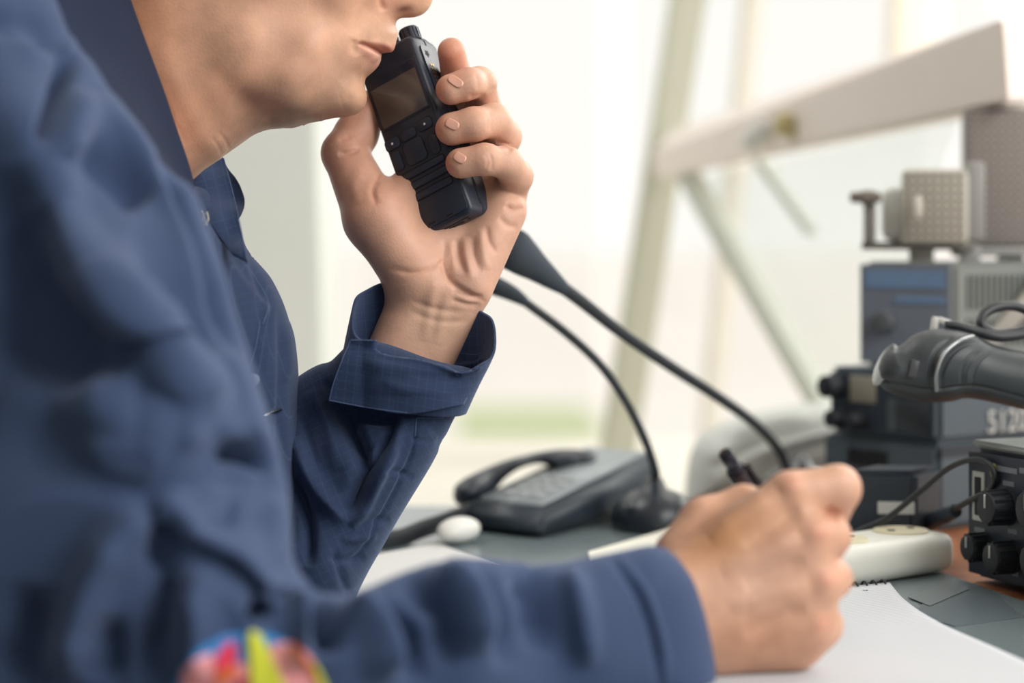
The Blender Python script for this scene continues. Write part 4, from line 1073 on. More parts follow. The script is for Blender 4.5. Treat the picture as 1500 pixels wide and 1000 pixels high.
mp_ = nt_.nodes.new('ShaderNodeMix'); mp_.data_type = 'RGBA'; mp_.inputs[6].default_value = lin(206,209,213); mp_.inputs[7].default_value = lin(172,180,192); nt_.links.new(prev, mp_.inputs[0]); nt_.links.new(mp_.outputs[2], nt_.nodes['Principled BSDF'].inputs['Base Color'])
pad = empty('notepad', (0.16,1.15,ZT), 'white spiral-bound squared notepad under the writing hand', 'notepad')
tr_c = np.array(dp(1303,868)); ud = np.array((-0.9,-0.43)); ud /= np.linalg.norm(ud)
redge = crom([dp(1303,868),dp(1322,893),dp(1345,914),dp(1372,928),dp(1402,941),dp(1450,962),dp(1500,985),dp(1560,1012),dp(1640,1050)], 40)
ledge = redge+ud*0.165+np.linspace(0, 1, 40)[:, None]*np.array((-0.02,-0.02))
G = np.array([[redge[i]*(1-t)+ledge[i]*t for t in np.linspace(0, 1, 30)] for i in range(40)])
zz = np.zeros((40, 30))
ii = np.linspace(0, 1, 40)[:, None]; jj = np.linspace(0, 1, 30)[None]
zz = 0.0045+0.0018*np.exp(-((ii-0.25)/0.15)**2)*np.exp(-(jj/0.25)**2)
Vp = np.concatenate([G, (ZT+zz)[:, :, None]], 2).reshape(-1, 3); Vq = Vp.copy(); Vq[:, 2] -= 0.0004
Qp = grid_quads(40, 30, False); bd = np.concatenate([np.arange(30), np.arange(1, 40)*30+29, 39*30+np.arange(28, -1, -1), np.arange(38, 0, -1)*30]); b2 = np.roll(bd, -1)
me = np_mesh('page', np.vstack([Vp, Vq]), np.vstack([Qp, Qp[:, ::-1]+1200, np.stack([b2, bd, bd+1200, b2+1200], 1)]))
vv = np.array([-ud[1], ud[0]]); add_uv(me, lambda co: np.column_stack([co[:, :2]@ud/0.005, co[:, :2]@vv/0.005]))
link('page', me, M_PAPER, pad)
Vb = Vp.copy(); Vb[:, 2] = ZT+0.0036; Vb2 = Vb.copy(); Vb2[:, 2] = ZT
c_ = Vb[:, :2].mean(0); 
for A in (Vb, Vb2): A[:, :2] = c_+(A[:, :2]-c_)*0.985
me = np_mesh('page_block', np.vstack([Vb, Vb2]), np.vstack([Qp, Qp[:, ::-1]+1200, np.stack([b2, bd, bd+1200, b2+1200], 1)])); link('page_block', me, mat('page_edges', lin(222,224,224), 0.8), pad)
M_WIRE = mat('binding_wire', lin(26,28,32), 0.4)
bk = np.array((-ud[1], ud[0])); bk = bk if bk[1] > 0 else -bk
for k in range(24):
    c = tr_c+ud*(0.006+0.0066*k)
    pts = [Vector((*(c+bk*(0.0032*math.sin(a)-0.0015)), ZT+0.0035+0.0032*math.cos(a))) for a in np.linspace(-2.6, 2.0, 10)]
    link('binding_ring', tube_mesh('binding_ring', pts, 0.0007, n=20, seg=8), M_WIRE, pad)
def hole(bm): bm_cyl(bm, (*(tr_c+ud*0.026-bk*0.028), ZT+0.0046), (*(tr_c+ud*0.026-bk*0.028), ZT+0.0052), 0.0022, n=16)
add('pen_mark', lambda bm: [bm_box(bm, (*(tr_c+ud*(0.03+0.0012*math.cos(a))-bk*(0.018+0.0012*math.sin(a))), ZT+0.0047), (0.0008,0.0008,0.0003)) for a in np.linspace(-0.4, 3.2, 9)], M_WIRE, pad)
# ---- pen
pen = empty('pen', desk_pt(1212,912), 'dark ballpoint pen held in the writing hand', 'pen')
pa, pb = P(1062,664,1.125), Vector((*dp(1218,905,0.007), ZT+0.0055))
pd = (pb-pa).normalized(); L_ = (pb-pa).length
M_PEN = mat('pen_barrel', lin(34,28,34), 0.25, coat=0.3)
add('barrel', lambda bm: (bm_cyl(bm, pa+pd*0.014, pa+pd*(L_-0.018), 0.0052, 0.0048, 24, 0.0006)), M_PEN, pen)
add('tip', lambda bm: bm_cyl(bm, pa+pd*(L_-0.018), pb, 0.0046, 0.0008, 20), M_PEN, pen)
add('push_button', lambda bm: (bm_cyl(bm, pa, pa+pd*0.008, 0.0037, 0.0037, 20, 0.0008), bm_cyl(bm, pa+pd*0.007, pa+pd*0.016, 0.0030, 0.0046, 20)), mat('pen_button', lin(22,24,40), 0.3), pen)
cl_n = (Vector((0.6,-0.5,0.6))-pd*Vector((0.6,-0.5,0.6)).dot(pd)).normalized()
def clip(bm):
    q = pd.to_track_quat('Z', 'Y').to_matrix(); bm_box(bm, pa+pd*0.030+cl_n*0.0068, (0.0028,0.0028,0.032), q, bevel=0.0006); bm_box(bm, pa+pd*0.0155+cl_n*0.005, (0.003,0.003,0.003), q, bevel=0.0005)
add('clip', clip, M_PEN, pen)
# ---- white sheets on the left
flat('sheet', [dp(520,822),dp(640,800),dp(735,835),dp(640,900),dp(470,900)], ZT, 0.0006, mat('white_paper', lin(215,217,216), 0.8), 'white sheet of paper in front of the desk telephone', 'paper')
flat('booklet', [dp(862,820),dp(990,783),(0.16,1.42),(0.05,1.36)], ZT, 0.004, mat('booklet_paper', lin(240,240,228), 0.7), 'thin white booklet lying behind the forearm', 'booklet')
# ---- power strip
ud3 = Vector((-0.76,-0.65,0)).normalized(); pr = desk_pt(1404,838,0.0017); nb = Vector((-ud3.y, ud3.x, 0)); nb = nb if nb.y > 0 else -nb
M_STRIP = mat('power_strip_plastic', lin(216,217,208), 0.5, mott=0.03)
strip = empty('power_strip', pr+ud3*0.13+nb*0.02, 'off-white rounded power strip on the desk behind the notepad', 'power strip')
RS = Matrix((ud3, nb, Vector((0,0,1)))).transposed()
add('case', lambda bm: bm_box(bm, pr+ud3*0.125+nb*0.026+Vector((0,0,0.013)), (0.25,0.052,0.025), RS, bevel=0.0085, seg=4), M_STRIP, strip)
for k in range(4):
    c = pr+ud3*(0.025+0.058*k)+nb*0.026+Vector((0,0,0.0257))
    s = add('socket', lambda bm: bm_cyl(bm, c-Vector((0,0,0.002)), c+Vector((0,0,0.0012)), 0.019, 0.0175, 32, 0.0006), mat('socket_plastic', lin(206,200,170), 0.5), strip)
    for sg in (-1, 1): add('socket_hole', lambda bm: bm_cyl(bm, c+ud3*0.0095*sg, c+ud3*0.0095*sg+Vector((0,0,0.0016)), 0.0026, n=12), M_DEEP, s)
# ---- small black adapter with a white label, plugged into the strip
M_DARK = mat('dark_case', lin(44,54,66), 0.5, mott=0.05); M_DARK2 = mat('slate_case', lin(80,93,102), 0.5, mott=0.05); M_DARK3 = mat('grey_case', lin(98,108,114), 0.5, mott=0.05)
def facebox(name, parent, m, corner, zlo, zhi, rdir, rlen, ldir, llen, bev=0.004):
    r = Vector((*rdir, 0)).normalized(); l = Vector((*ldir, 0)).normalized()
    f = [corner+r*0, corner+r*rlen, corner+r*rlen+l*llen, corner+l*llen]
    a = [Vector((p.x, p.y, zlo)) for p in f]; b = [Vector((p.x, p.y, zhi)) for p in f]
    o = link(name, hexa(name, a, b, bev), m, parent, False); smooth_by_angle(o, 40); return o
def on_face(corner, d, n, a0, a1, z0, z1, out=0.0012):
    """thin plate on a vertical face: from corner along d"""
    d = Vector((*d, 0)).normalized(); n = Vector((*n, 0)).normalized()
    f = [Vector((*(corner+d*a).xy, z)) for a, z in ((a0, z0), (a1, z0), (a1, z1), (a0, z1))]
    return [p+n*out for p in f], [p-n*0.0006 for p in f]
def plate(name, parent, m, *a, **k):
    f, b = on_face(*a, **k); return link(name, hexa(name, f, b, 0.0003), m, parent, False)
zpx = lambda y, d: CZ-(y-HOR)*d/FPX
ad_c = P(1341,760,1.45); ad = empty('power_adapter', (ad_c.x-0.02, ad_c.y+0.02, zpx(795,1.45)), 'small black power adapter with a white label behind the power strip', 'adapter')
facebox('case', ad, M_DARK, ad_c, zpx(792,1.45), zpx(690,1.45), (0.55,0.83), 0.045, (-1,0.12), 0.046)
plate('label', ad, mat('adapter_label', lin(214,216,214), 0.6), ad_c, (-1,0.12), (-0.12,-1), 0.0005, 0.0245, zpx(753,1.45), zpx(735,1.45))
add('plug', lambda bm: bm_box(bm, Vector((ad_c.x-0.016, ad_c.y+0.018, (zpx(792,1.45)+ZT+0.024)/2)), (0.018,0.02,abs(zpx(792,1.45)-ZT-0.024)+0.004), bevel=0.002), M_BLK2, ad)
add('connector', lambda bm: (bm_cyl(bm, P(1362,764,1.47), P(1400,748,1.415), 0.006, 0.0045, 20, 0.001)), M_DARK, ad)
# ---- base stack: lower unit, upper radio with pale lettering
cB = P(1374,700,1.60); rB = (0.80,0.60); lB = (-0.60,0.80)
zB = zpx(650,1.60)
low = empty('equipment_case', (cB.x+0.05, cB.y+0.09, ZT), 'slate grey equipment case with a vent, lowest of the stack at right', 'equipment')
facebox('case', low, M_DARK2, cB, ZT, zB-0.0005, rB, 0.20, lB, 0.118)
for k in range(6): plate('vent_slot', low, M_DEEP, cB, lB, (-0.8,-0.6), 0.050+0.007*k, 0.0545+0.007*k, zpx(684,1.65), zpx(660,1.65))
plate('side_seam', low, mat('seam_dark', lin(45,54,63), 0.5), cB, rB, (0.6,-0.8), 0.002, 0.2, zB-0.010, zB-0.002)
up = empty('transceiver', (cB.x+0.05, cB.y+0.09, zB), 'dark grey radio unit with pale lettering on its side, middle of the stack', 'radio')
zU = zpx(548,1.60)
cU = cB+Vector((0.8,0.6,0))*0.001
facebox('case', up, M_DARK2, cU, zB+0.0005, zU, rB, 0.20, lB, 0.112)
plate('front_panel', up, M_DARK, cU, lB, (-0.8,-0.6), 0.004, 0.108, zB+0.004, zU-0.004)
nl = Vector((-0.8,-0.6,0))
def cylh(c, a, b, r): return lambda bm: bm_cyl(bm, c+nl*a, c+nl*b, r, r*0.93, 24, 0.001)
for a, z, r in ((0.100,0.036,0.009),(0.095,0.012,0.007),(0.074,0.012,0.006)):
    c = cU+Vector((*lB, 0))*a; c.z = zB+z
    add('knob', cylh(c, 0, 0.016, r), M_RUB, up)
add('display', lambda bm: bm_box(bm, Vector((*(cU+Vector((*lB, 0))*0.074).xy, zB+0.035))+nl*0.001, (0.003,0.026,0.02), Matrix.Rotation(math.atan2(0.8,-0.6)-math.pi/2, 3, 'Z'), bevel=0.0008), mat('beige_panel', lin(150,146,134), 0.5), up)
plate('speaker_panel', up, M_DARK3, cU, lB, (-0.8,-0.6), 0.008, 0.05, zB+0.006, zB+0.030)
# pale lettering (only its first characters are inside the frame)
def text_on(name, txt, org, xdir, ndir, h, m, parent, gap=0.0006, sx=1.0):
    cu = bpy.data.curves.new(name, 'FONT'); cu.body = txt; cu.size = h/0.70; cu.extrude = 0.0003
    to = bpy.data.objects.new(name, cu); COL.objects.link(to)
    dg = bpy.context.evaluated_depsgraph_get(); me = bpy.data.meshes.new_from_object(to.evaluated_get(dg)); bpy.data.objects.remove(to); 
    x = Vector((*xdir, 0)).normalized(); z = Vector((0,0,1)); n = Vector((*ndir, 0)).normalized()
    M = Matrix((x*sx, z, n)).transposed().to_4x4(); M.translation = org+n*gap; me.transform(M); me.name = name
    return link(name, me, m, parent, False)
M_LET = mat('pale_lettering', lin(196,200,196), 0.6)
ot = cU+Vector((0.8,0.6,0))*0.050; ot.z = zpx(632,1.64)
text_on('lettering', '512084', ot, rB, (0.6,-0.8), 0.0165, M_LET, up, 0.0014, 0.95)
# ---- upper unit with bluish front and vents
cC = P(1396,500,1.66); zC0 = zU+0.0005; zC1 = zpx(384,1.66)
rC = (0.93,0.37); lC = (-0.87,0.5)
scn = empty('receiver', (cC.x+0.03, cC.y+0.07, zC0), 'grey receiver with bluish front and slotted side, top of the equipment stack', 'receiver')
facebox('case', scn, mat('receiver_case', lin(128,134,130), 0.5, mott=0.04), cC, zC0, zC1, rC, 0.16, lC, 0.075)
M_BLUEP = mat('bluish_panel', lin(112,120,132), 0.35, mott=0.04); M_BLUE2 = mat('blue_strip', lin(108,136,168), 0.35)
plate('front_panel', scn, M_BLUEP, cC, lC, (-0.5,-0.87), 0.002, 0.073, zC0+0.002, zC1-0.002)
fp = scn.children[-1]
plate('display', scn, M_BLUE2, cC, lC, (-0.5,-0.87), 0.006, 0.069, zpx(422,1.68), zpx(396,1.68), out=0.002)
plate('label_strip', scn, M_BLUE2, cC, lC, (-0.5,-0.87), 0.006, 0.045, zpx(444,1.68), zpx(434,1.68), out=0.002)
c = cC+Vector((*lC, 0))*0.052; c.z = zpx(470,1.69)
add('knob', lambda bm: bm_cyl(bm, c, c+Vector((-0.5,-0.87,0))*0.014, 0.009, 0.0075, 24, 0.001), mat('receiver_knob', lin(84,88,92), 0.4), scn)
for k in range(13): plate('vent_slot', scn, mat('vent_dark', lin(84,88,86), 0.6), cC, rC, (0.37,-0.93), 0.012+0.0052*k, 0.0145+0.0052*k, zpx(452,1.68), zpx(402,1.68))
for k in range(13): plate('vent_slot', scn, bpy.data.materials['vent_dark'], cC, rC, (0.37,-0.93), 0.012+0.0052*k, 0.0145+0.0052*k, zpx(505,1.68), zpx(466,1.68))
# ---- two mesh-fronted speakers on brackets
def mesh_mat(name, c, holes, sc):
    m = mat(name, c, 0.6); nt = m.node_tree; L = nt.links; b = nt.nodes['Principled BSDF']
    u = nt.nodes.new('ShaderNodeUVMap'); u.uv_map = 'weave'; s = nt.nodes.new('ShaderNodeSeparateXYZ'); L.new(u.outputs[0], s.inputs[0]); ds = []
    for ax in (0, 1):
        f = nt.nodes.new('ShaderNodeMath'); f.operation = 'FRACT'; L.new(s.outputs[ax], f.inputs[0])
        t = nt.nodes.new('ShaderNodeMath'); t.operation = 'SUBTRACT'; t.inputs[1].default_value = 0.5; L.new(f.outputs[0], t.inputs[0])
        q = nt.nodes.new('ShaderNodeMath'); q.operation = 'POWER'; q.inputs[1].default_value = 2; L.new(t.outputs[0], q.inputs[0]); ds.append(q)
    a = nt.nodes.new('ShaderNodeMath'); a.operation = 'ADD'; L.new(ds[0].outputs[0], a.inputs[0]); L.new(ds[1].outputs[0], a.inputs[1])
    l = nt.nodes.new('ShaderNodeMath'); l.operation = 'LESS_THAN'; l.inputs[1].default_value = 0.10; L.new(a.outputs[0], l.inputs[0])
    x = nt.nodes.new('ShaderNodeMix'); x.data_type = 'RGBA'; x.inputs[6].default_value = c; x.inputs[7].default_value = holes; L.new(l.outputs[0], x.inputs[0]); L.new(x.outputs[2], b.inputs['Base Color']); return m
def speaker(label, loc_px, d, w, h, dep, yaw, mm, casem, foot_z):
    c = P(*loc_px, d); R3 = Matrix.Rotation(yaw, 3, 'Z')
    s = empty('loudspeaker', (c.x, c.y, foot_z), label, 'speaker')
    add('cabinet', lambda bm: bm_box(bm, c, (w, dep, h), R3, bevel=0.006), casem, s)
    gc = c+R3 @ Vector((0,-dep/2-0.001,0))
    g = add('grille', lambda bm: bm_box(bm, gc, (w*0.94, 0.004, h*0.94), R3, bevel=0.0015), mm, s)
    ax = R3 @ Vector((1,0,0)); add_uv(g.data, weave(tuple(ax), (0,0,1), 0.0062))
    return s, c, R3
zt = zC1
s1, c1, R1 = speaker('small beige mesh loudspeaker in a U bracket on the receiver', (1371,303), 1.70, 0.050, 0.058, 0.05, math.radians(-14), mesh_mat('beige_mesh', lin(180,176,164), lin(104,100,92), 1), mat('beige_case', lin(196,194,184), 0.5), zt)
M_BR = mat('bracket_brown', lin(112,104,96), 0.5); M_BRK = mat('bracket_grey', lin(128,126,120), 0.45)
# side body, arm with wing knob, foot bar
add('side_body', lambda bm: bm_box(bm, P(1314,314,1.72), (0.022,0.045,0.042), R1, bevel=0.008), M_WHITE, s1)
def arm(bm):
    bm_box(bm, P(1274,318,1.70), (0.0085,0.016,0.040), R1, bevel=0.002)
    bm_box(bm, P(1345,360,1.70), (0.085,0.018,0.006), R1, bevel=0.0015)
    bm_box(bm, P(1350,375,1.70), (0.018,0.018,0.016), R1, bevel=0.0015)
add('bracket', arm, M_BRK, s1)
add('wing_knob', lambda bm: (bm_box(bm, P(1268,289,1.69), (0.024,0.010,0.0085), R1, bevel=0.003), bm_cyl(bm, P(1262,289,1.69), P(1280,289,1.69), 0.0055, n=16)), M_BR, s1)
add('badge', lambda bm: bm_ball(bm, P(1345,303,1.663), 0.0042, (0.9,0.5,2.2)), mat('badge_grey', lin(200,196,186), 0.4), s1)
s2, c2, R2 = speaker('taller dark mesh loudspeaker at the right edge, beside the small one', (1478,262), 1.78, 0.072, 0.112, 0.06, math.radians(-8), mesh_mat('dark_mesh', lin(154,146,142), lin(84,80,78), 1), mat('grey_brown_case', lin(128,122,118), 0.5), zt)
add('bracket', lambda bm: (bm_box(bm, P(1428,295,1.69), (0.014,0.02,0.060), R2, bevel=0.003), bm_box(bm, P(1465,368,1.72), (0.075,0.03,0.007), R2, bevel=0.0015), bm_box(bm, P(1420,372,1.70), (0.016,0.02,0.014), R2, bevel=0.0015), bm_box(bm, P(1480,378,1.75), (0.02,0.02,0.012), R2, bevel=0.0015)), mat('bracket_steel', lin(150,150,148), 0.4), s2)
# ---- knobbed transceiver at right: its front looks toward the writing hand
fd = Vector((0.36,-0.93,0)).normalized(); fn = Vector((-0.93,-0.36,0)); back = -fn
q0 = desk_pt(1420,850); zt1 = zpx(655,1.385)
tx = empty('transceiver', (q0.x+0.15, q0.y, DESK), 'black transceiver with round knobs on its front at the right edge', 'radio')
o = facebox('case', tx, M_DARK, q0+back*0.003, DESK+0.003, zt1, (fd.x,fd.y), 0.24, (back.x,back.y), 0.26, 0.003)
facebox('top_cover', tx, mat('top_cover_grey', lin(150,158,156), 0.35), q0-fn*0.004-fd*0.004, zt1, zt1+0.0045, (fd.x,fd.y), 0.248, (back.x,back.y), 0.26, 0.0015)
plate('front_panel', tx, mat('panel_navy', lin(38,48,62), 0.45, mott=0.04), q0, (fd.x,fd.y), (fn.x,fn.y), 0.002, 0.236, DESK+0.006, zt1-0.002, out=0.002)
def fpt(a, y):
    p = q0+fd*a; p.z = zpx(y, p.y); return p
def kb(a, y, r, ln, nm='knob'):
    p = fpt(a, y)
    k = add(nm, lambda bm: (bm_cyl(bm, p+fn*0.001, p+fn*0.004, r*1.12, r*1.05, 28), bm_cyl(bm, p+fn*0.004, p+fn*ln, r, r*0.9, 28, 0.001), [bm_box(bm, p+fn*(ln*0.55)+(fd*math.cos(t)+Vector((0,0,1))*math.sin(t))*r*0.96, (0.0016,0.0016,ln*0.7), fn.to_track_quat('Z','Y').to_matrix()) for t in np.linspace(0, 2*math.pi, 12, endpoint=False)]), M_RUB, tx)
    t = p+fn*(ln+0.0002)+Vector((0,0,r*0.4)); add('pointer', lambda bm: bm_box(bm, t, (0.0012,0.0012,r*0.8), bevel=0.0002), M_LET, k)
def a_of(x):   # distance along the front for a column x
    lo, hi = 0.0, 0.24
    for _ in range(40):
        m_ = (lo+hi)/2; p = q0+fd*m_; xx = 750+p.x*FPX/p.y
        lo, hi = (m_, hi) if xx < x else (lo, m_)
    return lo
kb(a_of(1480), 742, 0.0105, 0.018); kb(a_of(1448), 800, 0.0085, 0.016); kb(a_of(1487), 815, 0.0095, 0.018); kb(a_of(1540), 745, 0.012, 0.018); kb(a_of(1545), 820, 0.011, 0.018)
a0 = a_of(1438)
plate('jack_slot', tx, M_LET, q0, (fd.x,fd.y), (fn.x,fn.y), a0-0.006, a0+0.007, fpt(a0,762).z, fpt(a0,690).z, out=0.0030)
plate('jack_opening', tx, M_DEEP, q0, (fd.x,fd.y), (fn.x,fn.y), a0-0.003, a0+0.004, fpt(a0,754).z, fpt(a0,698).z, out=0.0036)
for k, (x, y, w_, h_) in enumerate([(1480,688,0.022,0.0035),(1508,690,0.014,0.0035),(1482,708,0.012,0.003),(1488,778,0.010,0.003),(1440,776,0.012,0.003),(1492,840,0.006,0.003)]):
    a = a_of(x); plate('panel_marking', tx, mat('dull_marking', lin(120,128,134), 0.6), q0, (fd.x,fd.y), (fn.x,fn.y), a-w_/2, a+w_/2, fpt(a,y).z-h_/2, fpt(a,y).z+h_/2, out=0.0026)
add('indicator', lambda bm: bm_ball(bm, fpt(a_of(1462),690)+fn*0.003, 0.0025, (1,1,2)), mat('olive_mark', lin(140,136,70), 0.6), tx)
# ---- big black handset lying over the radios
HS = Vox((1270, 465, -75), (1640, 640, 75), 2.4 if FAST else 1.5, 1.40)
hsp = [(1284,552),(1285,538),(1291,522),(1302,506),(1309,502),(1315,507),(1322,504),(1334,493),(1350,485),(1372,481),(1400,482),(1425,488),(1446,500),(1462,507),(1500,515),(1560,522),(1620,528),(1620,628),(1560,613),(1500,600),(1450,588),(1415,582),(1395,588),(1370,590),(1345,587),(1312,579),(1292,569)]
HS.inflate(hsp, [(1310,540,52,40,0),(1380,535,58,50,0),(1450,545,50,44,0),(1600,575,52,46,0),(1300,510,40,20,0),(1390,580,46,24,0)], it=2, blur=3)
V, Q = HS.pxmesh(); hs = Skin(HS.world(V), Q); hs.smooth(2)
hs.strokes([([(1288,556),(1330,566),(1365,571),(1430,566),(1500,583),(1600,610)], 2.2, -1.4,'n'), ([(1372,572),(1372,545),(1383,518),(1404,500),(1428,494)], 4.0, 2.2), ([(1364,575),(1363,540),(1374,512),(1396,494)], 3.0, -1.4), ([(1380,574),(1380,548),(1392,522),(1410,506),(1434,500)], 2.4, -1.6),
    ([(1408,566),(1410,540),(1422,520),(1440,507)], 1.8, -0.7), ([(1416,566),(1419,542),(1431,522),(1450,510)], 2.2, 0.6), ([(1424,567),(1427,545),(1438,525),(1457,512)], 1.8, -0.7), ([(1300,508),(1311,512),(1322,508)], 4, -0.8)])
hset = empty('handset', P(1560,620,1.40), 'thick black handset with a rounded end lying above the radios', 'handset')
link('body', hs.mesh('handset_body'), mat('handset_plastic', lin(56,62,66), 0.48, bump=(500,0.25,0.0004)), hset)
hs_tree = sk_tree(hs); hf = on(hs_tree, 0.0)
rg = [P(x, y, hf(x, y)-0.0006) for x, y in [(1372,573),(1372,545),(1383,518),(1404,500),(1426,492)]]
link('ring', tube_mesh('ring', rg, 0.0012, n=60, seg=8), mat('worn_metal', lin(165,170,172), 0.3, metal=0.6), hset)
c = P(1338,540,hf(1338,540)); add('switch', lambda bm: bm_box(bm, c, (0.0055,0.003,0.011), Matrix.Rotation(0.25, 3, 'Y'), bevel=0.0008), mat('switch_grey', lin(66,70,72), 0.4), hset)
add('end_lens', lambda bm: bm_ball(bm, P(1296,535,1.40), 0.0075, (0.62,1.9,1.9), Matrix.Rotation(0.45, 3, 'Y')), mat('lens_plastic', lin(190,196,198), 0.25), hset)
# ---- cables
M_CAB = mat('cable_black', lin(38,43,48), 0.45)
cb = tag(link('cable', tube_mesh('cable', [P(1248,785,1.44),P(1262,776,1.43),P(1300,758,1.42),P(1345,722,1.41),P(1390,685,1.39),P(1425,673,1.37),P(1449,680,1.355),P(1457,700,1.35),P(1448,718,1.36),P(1420,733,1.38),P(1395,748,1.42),P(1375,762,1.46)], 0.0019, n=140, seg=10), M_CAB), 'thin black cable looping from the adapter in front of the knobbed transceiver', 'cable')
pts = [P(1384,475,1.40),P(1402,477,1.40),P(1430,485,1.40),P(1465,493,1.40),P(1508,486,1.41),P(1516,464,1.42),P(1490,449,1.42),P(1460,450,1.415),P(1440,462,1.41),P(1440,478,1.405),P(1462,489,1.41),P(1500,484,1.42),P(1545,474,1.43)]
tag(link('coiled_cable', tube_mesh('coiled_cable', pts, [0.0022,0.0028]+[0.0032]*11, n=160, seg=12), M_CAB), 'thick black cable coiled above the handset', 'cable')
buck = empty('cable_connector', P(1376,480,1.43), 'small bright metal plug at the cable end above the handset', 'plug')
add('plug_body', lambda bm: (bm_box(bm, P(1369,474,1.43), (0.004,0.006,0.009), Matrix.Rotation(0.15, 3, 'Y'), bevel=0.001), bm_box(bm, P(1384,471,1.43), (0.009,0.006,0.004), Matrix.Rotation(0.35, 3, 'Y'), bevel=0.001)), mat('plug_metal', lin(205,206,200), 0.35), buck)
clampo = empty('bracket_arm', P(1480,470,1.58), 'grey metal bracket arm seen through the cable coil', 'bracket')
add('arm', lambda bm: bm_box(bm, P(1482,462,1.68), (0.013,0.02,0.085), Matrix.Rotation(0.75, 3, 'Y'), bevel=0.002), mat('arm_grey', lin(176,174,166), 0.45), clampo)
# ---- desk telephone
ph0 = desk_pt(690,778,0.0017); px_ = Vector((0.049,-0.041,0)).normalized(); py_ = Vector((0.089,0.154,0)).normalized()
phone = empty('desk_telephone', ph0+px_*0.03+py_*0.09, 'black desk telephone with its handset raised beside the sleeve', 'telephone')
def phb(p): return ph0+px_*p[0]+py_*p[1]+Vector((0,0,p[2]))
link('base', hexa('base', [phb(p) for p in ((-0.012,0,0),(0.066,0,0),(0.066,0.19,0),(-0.012,0.19,0))], [phb(p) for p in ((-0.010,0.004,0.020),(0.062,0.004,0.020),(0.062,0.186,0.044),(-0.010,0.186,0.044))], 0.005), mat('phone_case', lin(46,57,68), 0.45), phone)
link('faceplate', hexa('faceplate', [phb(p) for p in ((0.0,0.012,0.020),(0.058,0.012,0.020),(0.058,0.175,0.042),(0.0,0.175,0.042))], [phb(p) for p in ((0.0,0.012,0.0235),(0.058,0.012,0.0235),(0.058,0.175,0.0455),(0.0,0.175,0.0455))], 0.001), mat('phone_face', lin(148,158,163), 0.4), phone)
for r in range(4):
    for k in range(3):
        c = phb((0.018+0.013*k, 0.03+0.016*r, 0.0262+0.0021*r)); add('key', lambda bm: bm_box(bm, c, (0.009,0.010,0.003), bevel=0.0008), mat('phone_key', lin(170,176,178), 0.5), phone)
PH = Vox((560, 610, -220), (920, 850, 220), 3.2 if FAST else 2.2, 1.66)
hp = [(663,728),(665,712),(680,700),(705,688),(745,672),(790,661),(830,656),(866,660),(876,668),(873,690),(845,693),(812,692),(806,682),(788,678),(762,685),(740,700),(722,724),(706,740),(684,744),(668,738)]
PH.inflate(hp, [(680,720,42,24,-60),(745,685,30,16,-10),(800,668,30,14,40),(850,675,40,18,80)], it=2, blur=3)
V, Q = PH.pxmesh(); phs = Skin(PH.world(V), Q); phs.smooth(2)
link('receiver', phs.mesh('receiver'), mat('phone_handset', lin(40,48,58), 0.4), phone)
cord = [P(700,742,1.615), P(680,752,1.60), P(650,764,1.57), P(618,775,1.54), P(585,788,1.52), P(555,791,1.50), P(530,798,1.48)]
cc = crom([tuple(p) for p in cord], 700); tt_ = np.linspace(0, 1, 700)*2*math.pi*46
hx_ = [Vector(c)+Vector((0.3*math.sin(t), 0.7*math.sin(t), math.cos(t)))*0.0052 for c, t in zip(cc, tt_)]
link('cord', tube_mesh('cord', hx_[::2], 0.0016, n=700, seg=6), M_CAB, phone)
tag(add('light_gap_block', lambda bm: bm_ball(bm, desk_pt(672,795,0.0017)+Vector((0,0,0.009)), 0.02, (0.62,1.1,0.45), Matrix.Rotation(-0.5, 3, 'Z')), M_WHITE, None), 'small white rounded block added as a gap of light under the telephone cord', 'block')  # white block put where a bright gap of light shows
# ---- two gooseneck microphones
M_GN = mat('gooseneck', lin(46,52,58), 0.5); M_FOAM = mat('mic_foam', lin(58,68,78), 0.85, bump=(600,0.6,0.0008))
def mic(label, path, headpts, headr, neckr, base_c, group):
    b = empty('gooseneck_microphone', base_c, label, 'microphone', group)
    def base(bm):
        L = [(0.029,0),(0.031,0.004),(0.030,0.014),(0.026,0.022),(0.018,0.027),(0.010,0.030),(0.006,0.038)]
        rings = [[bm.verts.new(base_c+Vector((r*math.cos(t), r*1.25*math.sin(t), z))) for t in np.linspace(0, 2*math.pi, 40, endpoint=False)] for r, z in L]
        for A, B in zip(rings[:-1], rings[1:]):
            for i in range(40): bm.faces.new((A[i], A[(i+1) % 40], B[(i+1) % 40], B[i]))
        bm.faces.new(rings[0][::-1]); bm.faces.new(rings[-1])
    bs = add('base', base, mat('mic_base', lin(38,46,55), 0.3), b, ang=60)
    for sg in (-1, 1):
        c = base_c+Vector((0.010*sg-0.002,-0.024,0.019)); add('talk_button', lambda bm: bm_ball(bm, c, 0.0085, (1,0.9,0.5), Matrix.Rotation(0.6, 3, 'X')), M_BLK2, bs)
    link('neck', tube_mesh('neck', path, neckr, n=160, seg=12), M_GN, b)
    link('head', tube_mesh('head', headpts, headr, n=40, seg=24), M_FOAM, b)
    return b
mb1 = desk_pt(1172,738); mb2 = desk_pt(958,776)
mic('farther gooseneck microphone with its long neck rising over the hand to the wrist', [mb1+Vector((0,0,0.037)),P(1156,690,1.72),P(1142,660,1.71),P(1108,622,1.68),P(1050,580,1.63),P(980,535,1.58),P(910,487,1.54),P(850,440,1.50),P(812,412,1.48)],
    [P(828,424,1.488),P(808,409,1.48),P(786,392,1.47),P(765,376,1.46),P(748,362,1.452),P(742,357,1.45)], [0.0042,0.0068,0.0095,0.0125,0.0135,0.006], [0.0040]*7+[0.0043,0.0045], mb1, None)
